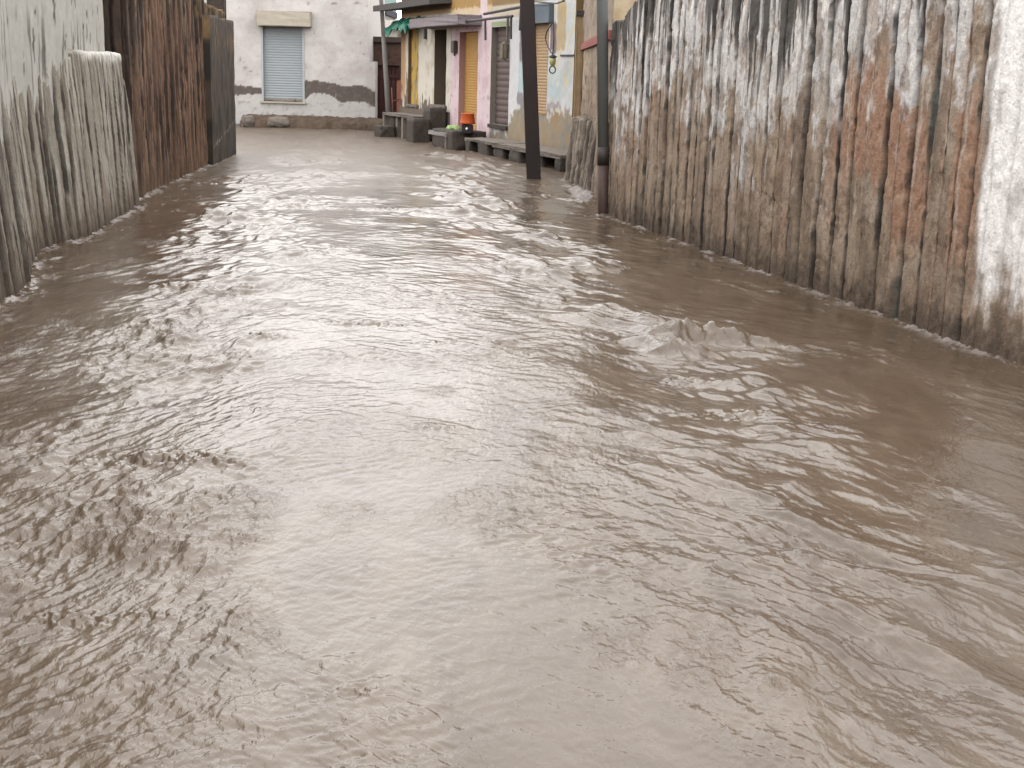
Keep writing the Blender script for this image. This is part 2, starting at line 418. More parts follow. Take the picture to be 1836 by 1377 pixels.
        if prev: L.new(prev.outputs[0], bp.inputs['Normal'])
        prev = bp
    L.new(prev.outputs[0], b.inputs['Normal'])
    tag(link('water', me, m), kind='structure')
build_water()

# ------------------------------------------------------------------ right-hand wall of upright stone slabs
def right_wall():
    S0 = globals()['S']
    def S(r, g, b, k=None): return S0(r, g, b, k or 1.5)
    sb = Slabs(19, 0.13, 0.29, 3)
    pts = [RW_A, RW_B, RW_END]
    def topf(s):
        return np.interp(s, [0, .55, .75, 1.0, 1.6, 2.6, 6, 18], [2.25, 2.27, 2.42, 2.5, 2.52, 2.6, 2.62, 2.6]) + 0.035 * fbm(s * 3.1, 0 * s, 8, 4)
    def jd(s, z):
        i, dj, j, f = sb(s + .003 * fbm(s * 3, z * 9, 39, 3), z, 0.009, 5, 0.0)
        white_end = sstep(8.02, 8.12, s + 0.05 * noise(z * 2, s, 4) - 0.09 * (z - 1.0) * 0)   # the last plastered stretch has few joints
        gap = (0.010 + 0.024 * sb.gw[j] ** 2 * sstep(-0.4, 0.5, noise(j * 3.7, z * 1.3, 6) + .25 * noise(j * 9.1, z * 7, 7)))
        filled = sstep(0.3, 0.6, noise(j * 5.3, z * 0.9, 9)) * 0.8
        gg = np.exp(-(dj / gap) ** 8) * (1 - filled) * (1 - 0.85 * white_end)
        return i, dj, j, f, gg, white_end, gap
    def offf(s, z):
        i, dj, j, f, gg, we, gapw = jd(s, z)
        o = 0.020 * sb.off[i] * (1 - we) + 0.020 * (f - 0.5) * sb.tilt[i] * (1 - we)
        o = o + 0.006 * fbm(s * 3.5, z * 2.0, 11, 5, 0.55) + 0.003 * fbm(s * 14, z * 9, 12, 4, .6) + .005 * sstep(.4, .8, fbm(s * 9, z * 6, 19, 3))
        o = o - 0.07 * gg - 0.01 * sstep(2.3, 2.6, z)
        chip = sstep(.18, .24, fbm(s * 3.2, z * 2.6, 15, 5, .6)); o = o - .006 * chip * (1 - .6 * we)
        ck = sstep(0.04, 0.0, np.abs(fbm(s * 2.2, z * 2.0, 13, 3))) * sstep(0.15, .5, noise(s * .9, z * 1.1, 14))
        return o - 0.010 * ck
    def colf(s, z):
        i, dj, j, f, gg, we, gapw = jd(s, z)
        st = fbm(s * 7.0, z * 0.55, 20, 4); fine = fbm(s * 9, z * 6, 21, 4)
        stone = np.array(S(150, 132, 113), np.float32); c = np.broadcast_to(stone, s.shape + (3,)).copy()
        c = mixc(c, S(166, 147, 128), sstep(-.2, .5, st)); c = mixc(c, S(124, 108, 94), sstep(0.1, 0.6, -st + 0.3 * fine))
        c = mixc(c, S(152, 126, 108), 0.6 * sb.t2[i] * sstep(-.3, .3, noise(s * .5, z * .8, 23)))
        iso = fbm(s * 2.6, z * 2.2, 18, 5, .6); chip = sstep(.18, .24, fbm(s * 3.2, z * 2.6, 15, 5, .6))
        c = mixc(c, S(172, 158, 144), sstep(.1, .5, iso) * .5); c = mixc(c, S(118, 102, 90), sstep(.15, .6, -iso) * .6)
        # orange sandstone patches
        og = np.exp(-(((s - 6.5) / 0.55) ** 2 + ((z - 1.35) / 0.5) ** 2)) + np.exp(-(((s - 7.85) / 0.13) ** 2 + ((z - 1.0) / 0.75) ** 2)) \
            + 0.8 * np.exp(-(((s - 7.1) / 0.3) ** 2 + ((z - 1.0) / 0.45) ** 2)) + .5 * np.exp(-(((s - 1.7) / 0.3) ** 2 + ((z - 1.6) / 0.4) ** 2))
        om = sstep(0.32, 0.55, og + 0.35 * st + 0.35 * (sb.t2[i] - 0.5) + .15 * fine)
        c = mixc(c, S(163, 127, 105), om * 0.9); c = mixc(c, S(176, 150, 132), om * sstep(.2, .6, fine) * .6)
        # limewash, strongest high up, run down in streaks
        base = np.interp(s, [0, 1.2, 2.4, 3.2, 4.4, 5.6, 6.2, 7.0, 8.0, 18], [1.15, 1.35, 1.75, 1.6, 1.25, 1.35, 1.75, 1.8, 1.75, 1.7])
        wl = z - base - 0.28 * st - 0.34 * sb.tint[i] - 0.2 * fine
        wm = sstep(-0.16, 0.16, wl + .35 * iso) * (1 - .55 * chip)
        white = mixc(np.broadcast_to(np.array(S(196, 193, 192, 1.3), np.float32), c.shape), S(218, 215, 212, 1.3), sstep(0, .6, fine))
        white = mixc(white, S(160, 155, 152), sstep(.15, .7, fbm(s * 4, z * 1.2, 26, 4)))
        c = c * (1 - wm[..., None]) + white * wm[..., None]
        # pale streaks lower down
        ps = sstep(.45, .75, fbm(s * 11, z * 0.9, 27, 4)) * sstep(.35, .9, z)
        c = mixc(c, S(190, 180, 170), ps * .7)
        # thickly limewashed stretch
        wes = sstep(0.25, 0.75, z + 0.25 * st + .18 * fine)
        c = mixc(c, S(230, 228, 227, 1.15), we * wes)
        c = mixc(c, S(178, 172, 170), we * wes * sstep(.35, .8, fbm(s * 2.5, z * 1.6, 28, 4)) * .6)
        # black algae running down from the top
        al = fbm(s * 3.6, z * 0.22, 30, 3) + 0.5 * fbm(s * 14, z * .5, 31, 3)
        depth = np.interp(s, [0, .6, .9, 1.5, 2.2, 2.6, 3.0, 4.2, 4.8, 6, 7.4, 7.8, 8.0, 18], [.55, .5, .6, .65, .5, .35, .6, .95, .75, .5, .5, .6, .1, .25])
        am = sstep(-0.12, 0.18, (z - topf(s)) + depth * (0.35 + 1.5 * al))
        c = mixc(c, S(66, 62, 58), am * .93)
        # damp, muddy foot
        ml = sstep(.75, .05, z + .18 * st + .1 * fine); c = mixc(c, S(130, 114, 97), ml * .5 * (1 - .4 * we))
        c = mixc(c, S(80, 68, 58), sstep(.34, .06, z + .10 * fine + .08 * st) * .8)
        # grime and moss in the open joints, with the gaps' shade painted in
        gc = mixc(np.broadcast_to(np.array(S(44, 41, 40), np.float32), c.shape), S(78, 82, 78), sstep(.2, .5, noise(j * 2.1, z * .7, 33)))
        gw_ = np.exp(-(dj / (gapw * (1.35 + .5 * noise(s * 7, z * 8, 38)))) ** 6) * (1 - .85 * we) * sstep(-.6, -.05, fbm(j * 4.7, z * 1.6, 35, 3)) * .97
        gw_ = np.maximum(gw_, gg * .9); c = c * (1 - gw_[..., None]) + gc * gw_[..., None]
        ch = sstep(.62, .8, fbm(s * 13, z * 5, 34, 3)); c = mixc(c, S(96, 82, 74), ch * .6 * (1 - we))
        return np.clip(c, 0.01, .85)
    m = surf('slab_wall_stone', None, rough=.9, var=.3, vscale=38, bump=.6, bscale=60, bdist=.01)
    o = relief_wall('stone_wall', pts, -0.5, topf, offf, colf, m, ds=.01, dz=.018, thick=.28, flip=False)
    tag(o, 'long wall of upright limewashed stone slabs with black streaks and orange patches', 'wall')
right_wall()

# ------------------------------------------------------------------ left plastered building with ribbed stone apron
def left_building():
    root = empty('plaster_building', (LB[2][0], LB[2][1], 0), 'whitewashed building with streaked plaster above a leaning ribbed stone apron', 'building')
    sb = Slabs(20, 0.09, 0.26, 11)
    seg = np.cumsum([0] + [math.dist(a, b) for a, b in zip(LB, LB[1:])]); send = seg[-1]; s_near = seg[2]
    def atop(s): return 1.74 + .02 * fbm(s * 4, 0 * s, 3, 3) + (.10 * fbm(s * 2.3, 0 * s + 5, 5, 4) - .04) * sstep(send - 2.2, send - 3.0, s)
    def jd(s, z):
        fan = -0.22 * sstep(send - 4.0, send - 1.0, s)
        i, dj, j, f = sb(s + .004 * fbm(s * 3, z * 8, 38, 3), z, .011, 15, fan)
        gap = .012 + .030 * sb.gw[j] ** 2 * sstep(-.5, .5, noise(j * 3.1, z * 1.2, 16) + .3 * noise(j * 8.3, z * 6, 19))
        gg = np.exp(-(dj / gap) ** 6)
        return i, dj, j, f, gg
    def offa(s, z):
        i, dj, j, f, gg = jd(s, z)
        amp = np.where(s < s_near + .4, 1.6, 1.0)
        o = -.16 * np.clip(z / 1.7, 0, 1) + amp * (.016 * sb.off[i] * (1 - .6 * sstep(1.2, 1.7, z)) + .010 * (f - .5) * sb.tilt[i]) - .045 * gg * (1 - .75 * sstep(1.1, 1.65, z))
        o = o + .008 * fbm(s * 4, z * 1.5, 17, 4) + .004 * fbm(s * 16, z * 9, 18, 4, .6)
        return o - .02 * sstep(1.70, 1.78, z)
    def cola(s, z):
        i, dj, j, f, gg = jd(s, z); st = fbm(s * 8, z * .7, 40, 4); fine = fbm(s * 10, z * 5, 41, 4)
        c = np.broadcast_to(np.array(S(150, 143, 131), np.float32), s.shape + (3,)).copy()
        c = mixc(c, S(172, 168, 157), sstep(0, .5, st)); c = mixc(c, S(128, 120, 108), sstep(.1, .6, -st) * .8)
        c = mixc(c, S(140, 122, 104), sstep(.7, .1, z + .2 * st) * .6)
        c = mixc(c, S(150, 110, 88), .7 * sstep(.45, .6, noise(s * 3.2, z * .7, 42)) * sstep(s_near + 1.2, s_near, s))
        nearm = sstep(s_near + .35, s_near - .05, s)
        c = mixc(c, S(78, 70, 62), nearm * sstep(-.15, .3, fbm(s * 5, z * .5, 43, 3)) * .85)
        c = mixc(c, S(72, 64, 56), sstep(.2, .5, fbm(s * 9, z * .6, 44, 4) + .25 * sb.tint[j]) * .6 * sstep(.2, .5, z))
        c = mixc(c, S(220, 218, 212), sstep(1.62, 1.74, z + .05 * fine) * sstep(send - 2.6, send - 1.9, s))
        gd = np.exp(-(dj / (.016 + .038 * sb.gw[j] ** 2)) ** 6) * sstep(-.5, -.05, fbm(j * 3.9, z * 1.3, 28, 3)) * sstep(1.72, 1.35, z); c = mixc(c, S(54, 46, 40), np.maximum(gd * .92, gg * .9 * (1 - .6 * sstep(1.1, 1.65, z))))
        c = mixc(c, S(84, 73, 63), sstep(.36, .06, z + .12 * fine) * .75)
        c = mixc(c, S(70, 60, 52), sstep(.1, .0, z + .03 * fine) * .6)
        return np.clip(c, .01, .85)
    m = surf('ribbed_apron_stone', None, rough=.92, var=.28, vscale=36, bump=.6, bscale=60, bdist=.01)
    relief_wall('apron', LB, -.5, atop, offa, cola, m, ds=.0125, dz=.02, thick=.45, parent=root, flip=False)
    # plaster wall above, standing a little behind the apron
    UP_ = [(-3.42, -1.0), (-3.67, 9.12), (-3.72, 9.75), (-4.33, 11.7), (-4.27, 12.95), (-4.36, 13.25), (-4.72, 13.45), (-4.74, 15.7)]
    def topu(s): return 5.6 + 0 * s
    def offu(s, z): return .006 * fbm(s * 2.5, z * 1.6, 45, 4) + .003 * fbm(s * 12, z * 8, 46, 3)
    def colu(s, z):
        st = fbm(s * 9, z * .8, 47, 4); fine = fbm(s * 8, z * 6, 48, 4)
        c = np.broadcast_to(np.array(S(188, 186, 179), np.float32), s.shape + (3,)).copy()
        c = mixc(c, S(176, 173, 164), sstep(.1, .7, st) * .6); c = mixc(c, S(198, 196, 188), sstep(.1, .7, -st) * .5)
        sp = fbm(s * 8, z * 2.4, 49, 3); c = mixc(c, S(70, 66, 60), sstep(.62, .70, sp) * .9)
        dr = sstep(.30, .5, fbm(s * 12, z * 1.1, 50, 3)) * sstep(2.3, 1.8, z); c = mixc(c, S(90, 86, 78), dr * .8)
        nm = sstep(10.6, 9.6, s) * sstep(-.1, .35, fbm(s * 4.5, z * .7, 51, 4)); c = mixc(c, S(96, 92, 84), nm * .8)
        return np.clip(c, .01, .85)
    m2 = surf('streaked_plaster', None, rough=.9, var=.10, vscale=14, bump=.4, bscale=40, bdist=.006)
    relief_wall('wall', UP_, -.4, topu, offu, colu, m2, ds=.025, dz=.03, thick=3.0, parent=root, flip=False)
left_building()

# ------------------------------------------------------------------ brown slab wall beyond it
def brown_wall():
    root = empty('slab_fence', (BW[0][0], BW[0][1], 0), 'reddish brown wall of narrow upright stone slabs with ochre lichen on top', 'wall')
    sb = Slabs(14, .06, .19, 21)
    L_ = sum(math.dist(a, b) for a, b in zip(BW, BW[1:]))
    def topf(s): return np.interp(s, [0, 6.2, 7.2, 11], [2.80, 2.76, 2.64, 2.56]) + .035 * fbm(s * 3.5, 0 * s, 60, 5, .65)
    def jd(s, z):
        i, dj, j, f = sb(s, z, .035, 25, 0.02); gap = .010 + .016 * sb.gw[j] * sstep(-.5, .4, noise(j * 3.3, z * 1.5, 26))
        return i, f, j, np.exp(-(dj / gap) ** 4)
    def offf(s, z):
        i, f, j, gg = jd(s, z)
        return .026 * sb.off[i] + .016 * (f - .5) * sb.tilt[i] - .06 * gg + .016 * fbm(s * 6, z * 1.6, 61, 5, .6) - .03 * np.clip(z, 0, 3) / 2
    def colf(s, z):
        i, f, j, gg = jd(s, z); st = fbm(s * 9, z * .5, 62, 4)
        c = np.broadcast_to(np.array(S(112, 84, 67), np.float32), s.shape + (3,)).copy()
        c = mixc(c, S(134, 104, 84), sstep(0, .5, st + .4 * sb.tint[i])); c = mixc(c, S(66, 53, 45), sstep(0.0, .5, -st + .4 * sb.tint[i])); c = mixc(c, S(146, 122, 102), sstep(.4, .7, fbm(s * 12, z * 1.2, 59, 4)) * .7)
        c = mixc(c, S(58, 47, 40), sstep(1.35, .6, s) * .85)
        c = mixc(c, S(122, 104, 74), sstep(-.02, .2, z - topf(s) + .22 + .4 * fbm(s * 4, z * 2, 63, 4)) * sstep(2, 4, s) * .7)
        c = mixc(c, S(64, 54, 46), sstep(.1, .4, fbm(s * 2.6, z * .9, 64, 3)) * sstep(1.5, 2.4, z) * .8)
        c = mixc(c, S(38, 32, 28), gg * .8)
        c = mixc(c, S(120, 98, 80), sstep(.45, .05, z) * .5)
        return np.clip(c, .008, .8)
    m = surf('brown_slab_stone', None, rough=.9, var=.2, vscale=20, bump=.5, bscale=50, bdist=.01)
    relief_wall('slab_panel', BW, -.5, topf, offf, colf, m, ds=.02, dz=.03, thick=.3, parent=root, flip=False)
    # dark end pillar
    F = Frame(BW[-2], BW[-1])
    pm = surf('dark_pillar_stone', S(72, 64, 56), rough=.9, var=.35, vscale=5, bump=.6, bscale=16, bdist=.02)
    s0 = F.pix(373, 290)[0]
    P0 = [F.P(s0, .02, 0), F.P(F.L + .05, .04, 0)]
    def top2(s): return 2.44 + .03 * fbm(s * 5, 0 * s, 65, 3)
    def off2(s, z): return .01 * fbm(s * 3, z * 2, 66, 4) + .06
    def col2(s, z):
        n1 = fbm(s * 3, z * 1.6, 67, 4); c = np.broadcast_to(np.array(S(78, 67, 57), np.float32), s.shape + (3,)).copy()
        c = mixc(c, S(50, 44, 39), sstep(-.1, .4, n1)); c = mixc(c, S(150, 122, 84), sstep(.25, .5, fbm(s * 5, z * 1.2, 68, 3)) * sstep(1.7, 2.2, z) * .8)
        c = mixc(c, S(150, 124, 96), sstep(3.25, 3.4, s) * sstep(.1, .5, z))
        ln = np.abs(z - (.28 + .12 * s)) < .025; c = mixc(c, S(168, 160, 152), ln * sstep(0, .3, fbm(s * 8, z * 8, 69, 2)))
        return c
    relief_wall('end_pillar', [(p.x, p.y) for p in P0], -.5, top2, off2, col2, pm_attr := surf('end_pillar_stone', None, rough=.9, var=.2, vscale=14, bump=.6, bscale=25, bdist=.015), ds=.03, dz=.04, thick=.4, parent=root)
    F2 = Frame((-5.6, 25.4), (-5.75, 27.6))
    o = box_obj('stone_post', Frame((-6.05, 26.6), (-5.72, 26.6), False), (0, .32, -.25, 0, -.5, 3.0), pm, None, .02, .006)
    tag(o, 'dark stone post rising behind the far end of the brown slab wall', 'post')
brown_wall()

# ------------------------------------------------------------------ generic masonry sheet with openings
def holed_wall(name, F, s0, s1, z0, z1, holes, colf, m, parent, thick=.28, step=.03, n0=0.0, depth=None, relief=0.006):
    """front wall in frame F with rectangular openings; reveals are as deep as the wall is thick"""
    def lines(a, b, br):
        br = sorted(set([a, b] + [x for x in br if a < x < b])); out = []
        for p, q in zip(br, br[1:]):
            k = max(1, int(math.ceil((q - p) / step))); out += list(np.linspace(p, q, k, endpoint=False))
        return np.array(out + [b])
    xs = lines(s0, s1, [h[0] for h in holes] + [h[1] for h in holes]); zs = lines(z0, z1, [h[2] for h in holes] + [h[3] for h in holes])
    Sg, Zg = np.meshgrid(xs, zs); off = n0 + relief * fbm(Sg * 3, Zg * 3, 80, 4)
    V = F.Pa(Sg, off, Zg); C = np.clip(colf(Sg, Zg), .01, .85)
    cs = (xs[:-1] + xs[1:]) / 2; cz = (zs[:-1] + zs[1:]) / 2; CS, CZ = np.meshgrid(cs, cz); keep = np.ones(CS.shape, bool)
    for h in holes: keep &= ~((CS > h[0]) & (CS < h[1]) & (CZ > h[2]) & (CZ < h[3]))
    me = grid_mesh(name, V, C, True, keep=keep)
    bm = bmesh.new(); bm.from_mesh(me); cl = bm.verts.layers.float_color['Col']
    def quad(pts, c):
        vs = [bm.verts.new(p) for p in pts]
        for v in vs: v[cl] = (*c, 1)
        bm.faces.new(vs)
    for h in holes:
        t_ = h[4] if len(h) > 4 else thick; a, b, c0, c1 = h[:4]
        rc = h[5] if len(h) > 5 else tuple(colf(np.array([[a - .05]]), np.array([[(c0 + c1) / 2]]))[0, 0])
        o = n0 + .004
        quad([F.P(a, o, c0), F.P(a, o - t_, c0), F.P(a, o - t_, c1), F.P(a, o, c1)], rc)
        quad([F.P(b, o, c0), F.P(b, o, c1), F.P(b, o - t_, c1), F.P(b, o - t_, c0)], rc)
        quad([F.P(a, o, c1), F.P(a, o - t_, c1), F.P(b, o - t_, c1), F.P(b, o, c1)], rc)
        quad([F.P(a, o, c0), F.P(b, o, c0), F.P(b, o - t_, c0), F.P(a, o - t_, c0)], rc)
    D_ = depth or 3.5; e = n0 - .03
    rc = tuple(colf(np.array([[s0]]), np.array([[z1]]))[0, 0])
    for pts in ([F.P(s0, n0, z0), F.P(s0, -D_, z0), F.P(s0, -D_, z1), F.P(s0, n0, z1)], [F.P(s1, n0, z0), F.P(s1, -D_, z0), F.P(s1, -D_, z1), F.P(s1, n0, z1)],
                [F.P(s0, -D_, z0), F.P(s1, -D_, z0), F.P(s1, -D_, z1), F.P(s0, -D_, z1)], [F.P(s0, n0, z1), F.P(s1, n0, z1), F.P(s1, -D_, z1), F.P(s0, -D_, z1)]):
        quad(pts, rc)
    bm.to_mesh(me); bm.free()
    return link(name, me, m, parent)
def shutter(name, F, s0, s1, z0, z1, n, m, parent, pitch=.075, amp=.012):
    nz = max(8, int((z1 - z0) / pitch * 8)); z = np.linspace(z0, z1, nz); ph = (z - z0) / pitch % 1
    prof = n + amp * (np.abs(np.sin(ph * math.pi)) ** .6)
    s = np.linspace(s0, s1, 5); Sg, Zg = np.meshgrid(s, z)
    return link(name, grid_mesh(name, F.Pa(Sg, np.broadcast_to(prof[:, None], Sg.shape), Zg), None, True), m, parent)
M = dict(
    plaster=surf('painted_plaster', None, rough=.9, var=.08, vscale=9, bump=.5, bscale=30, bdist=.01),
    galv=surf('galvanised_shutter', S(166, 175, 180), rough=.55, var=.08, vscale=3, bump=.1, bscale=8, spec=.4, stretch=(1, 1, 4)),
    frame=surf('pale_steel_frame', S(190, 196, 198), rough=.5, var=.06, bump=.1),
    concrete=surf('cast_concrete', S(196, 188, 172), rough=.9, var=.1, bump=.4, bscale=25),
    earth=surf('wet_earth_bank', S(94, 79, 67), rough=.95, var=.3, vscale=5, bump=.9, bscale=12, bdist=.04),
    slate=surf('slate_slab', S(84, 80, 78), rough=.8, var=.2, bump=.5, bscale=14),
    stone=surf('grey_brown_stone', S(128, 119, 111), rough=.9, var=.3, vscale=7, bump=.7, bscale=16, bdist=.02),
    darkstone=surf('dark_wet_stone', S(70, 62, 56), rough=.75, var=.3, vscale=7, bump=.7, bscale=16, bdist=.02),
    paleslab=surf('pale_bench_slab', S(158, 150, 150), rough=.8, var=.15, bump=.4, bscale=20),
    black=surf('black_interior_shade', (.012, .011, .010), rough=.9, var=.1, bump=0),
)

# ------------------------------------------------------------------ far white building with roller shutter
def far_building():
    a, b = gz(416, 226.5), gz(678, 234)
    d = Vector((b.x - a.x, b.y - a.y)).normalized(); n = Vector((d.y, -d.x))
    if n.y > 0: n = -n
    A = Vector((a.x, a.y)) - n * .55 - d * 3.0
    F = Frame(A, A + d * 10); F.N = n
    root = empty('white_building', F.P(F.pix(545, 210)[0], 0, 0), 'white plastered building with grey band and roller shutter closing the street', 'building')
    q = lambda x, y: F.pix(x, y)
    sl_, sr_ = q(469, 120)[0], q(546, 120)[0]; zt, zb = q(507, 44)[1], q(507, 182)[1]
    s1 = q(660, 60)[0]; s2 = q(673, 150)[0]; zn = q(665, 110)[1]
    tp = [(380, 151), (418, 152), (440, 154), (468, 157), (548, 145), (570, 144.5), (590, 148), (605, 152), (628, 155), (640, 153), (655, 155), (672, 164)]
    bt = [(380, 172), (418, 172), (440, 169), (466, 168), (548, 179), (556, 169), (570, 166), (598, 172), (606, 181), (616, 183), (655, 183), (672, 193)]
    tps = np.array([q(*p) for p in tp]); bts = np.array([q(*p) for p in bt]); et = np.array([q(*p) for p in [(418, 222), (438, 222), (442, 207), (480, 208), (560, 208), (600, 212), (672, 214)]])
    def colf(s, z):
        fine = fbm(s * 7, z * 7, 100, 4); big = fbm(s * 1.2, z * 1.2, 101, 4)
        c = np.broadcast_to(np.array(S(213, 208, 206), np.float32), s.shape + (3,)).copy()
        c = mixc(c, S(223, 219, 217), sstep(0, .5, big)); c = mixc(c, S(202, 196, 193), sstep(.2, .7, -big))
        jag = .022 * fbm(s * 9, 0 * s, 102, 4)
        ztop = np.interp(s, tps[:, 0], tps[:, 1]) + jag; zbot = np.interp(s, bts[:, 0], bts[:, 1]) + .03 * fbm(s * 7, 0 * s, 103, 3)
        low = z < zbot; c = np.where(low[..., None], mixc(np.broadcast_to(np.array(S(208, 205, 203), np.float32), c.shape), S(180, 177, 174), sstep(.2, .9, fine)), c)
        band = (z < ztop) & (z > zbot); c = np.where(band[..., None], mixc(np.broadcast_to(np.array(S(106, 97, 92), np.float32), c.shape), S(122, 108, 102), sstep(0, .5, fine)), c)
        ze = np.interp(s, et[:, 0], et[:, 1]) + .03 * fine; c = mixc(c, S(108, 90, 76), sstep(.04, -.02, z - ze))
        # flaked spots and scratches
        sp = sstep(.95, 1.05, fbm(s * 5, z * 4, 104, 4)); c = mixc(c, S(180, 168, 160), sp * .6)
        for (x, y, w, h_) in [(431, 106, .03, .07), (440, 122, .06, .03), (450, 128, .05, .025), (437, 112, .025, .04), (552, 6, .05, .05), (600, 6, .1, .03), (640, 5, .12, .03), (549, 116, .02, .04)]:
            ss, zz = q(x, y); g_ = np.exp(-(((s - ss) / w) ** 2 + ((z - zz) / h_) ** 2)); c = mixc(c, S(150, 138, 130), sstep(.35, .7, g_ + .4 * fine) * .8)
        for (x0, x1, y0, y1, cc) in [(625, 668, 124, 134, (210, 196, 196)), (602, 640, 92, 106, (228, 222, 222)), (392, 408, 28, 42, (206, 196, 198)), (400, 450, 30, 40, (208, 198, 198))]:
            (a0, za), (a1, zb_) = q(x0, y1), q(x1, y0); g_ = sstep(0, .05, s - a0) * sstep(0, .05, a1 - s) * sstep(0, .05, z - za) * sstep(0, .05, zb_ - z); c = mixc(c, S(*cc), g_ * .7)
        return c
    holed_wall('wall', F, 0.0, s1, -.3, 4.3, [(sl_, sr_, zb, zt, .22, S(190, 186, 184))], colf, M['plaster'], root, depth=4, step=.035)
    holed_wall('pier', F, s1 + .002, s2, -.3, zn, [], colf, M['plaster'], root, depth=.5, step=.035, n0=.0)
    sh = empty('shutter', F.P(sl_, 0, zb), None, None); sh.parent = root; sh.matrix_parent_inverse = Matrix.Translation(-root.location)
    shutter('shutter_curtain', F, sl_ + .04, sr_ - .04, zb + .06, zt, -.10, M['galv'], None, .07, .012)
    def kid(o): o.parent = sh; o.matrix_parent_inverse = (root.matrix_world @ Matrix.Translation(sh.location)).inverted() if False else Matrix.Translation(-sh.location)
    kid(bpy.context.scene.objects['shutter_curtain'])
    for e0_, e1_ in ((sl_, sl_ + .05), (sr_ - .06, sr_)):
        bm = bmesh.new(); fbox(bm, F, e0_, e1_, -.12, .015, zb, zt); kid(link('guide_rail', bm_mesh('guide_rail', bm), M['frame']))
    bm = bmesh.new(); fbox(bm, F, sl_ + .05, sr_ - .06, -.12, -.06, zb + .015, zb + .08)
    for k in (.15, .72):
        fbox(bm, F, sl_ + k * (sr_ - sl_), sl_ + k * (sr_ - sl_) + .06, -.06, -.02, zb + .03, zb + .09)
    o = link('bottom_bar', bm_mesh('bottom_bar', bm), surf('rusty_bar', S(150, 140, 134), var=.5, vscale=10)); kid(o)
    c0, zc0 = q(463, 46); c1, zc1 = q(559, 22)
    box_obj('shutter_hood', F, (c0, c1, .0, .28, zc0, zc1), M['concrete'], root, .015, .004)
    bm = bmesh.new(); fbox(bm, F, sl_ - .05, sr_ + .03, .0, .06, zb - .05, zb); o = link('sill', bm_mesh('sill', bm), M['concrete'], root)
    # earth bank at its foot
    e0, e1 = q(438, 215)[0], q(690, 215)[0]
    s = np.linspace(e0, e1, 90); t = np.linspace(0, 1, 14); Sg, Tg = np.meshgrid(s, t)
    pr_ = np.interp(Tg, [0, .15, .35, .6, 1], [-.4, .16, .25, .30, .32]); nn_ = np.interp(Tg, [0, .15, .35, .6, 1], [.62, .55, .40, .2, -.02])
    jit = .05 * fbm(Sg * 4, Tg * 5, 110, 4)
    o = link('earth_bank', grid_mesh('earth_bank', F.Pa(Sg, nn_ + jit, pr_ + jit * .8)), M['earth']); tag(o, 'low bank of brown wet earth along the foot of the white building', 'earth bank', kind='structure')
    for (px, py, sz, lab, sd) in [(505, 221, (.55, .3, .26), 'slanted grey stone lying on the earth bank under the roller shutter', 3), (451, 217, (.32, .3, .3), 'squarish brown stone block at the left end of the earth bank', 5)]:
        p = F.P(q(px, py)[0], .5, .14); r_ = rock('loose_stone', p, sz, M['stone'], None, sd, .2, .55, .3); tag(r_, lab, 'stone', 'stones on the earth bank')
    return F
FF = far_building()

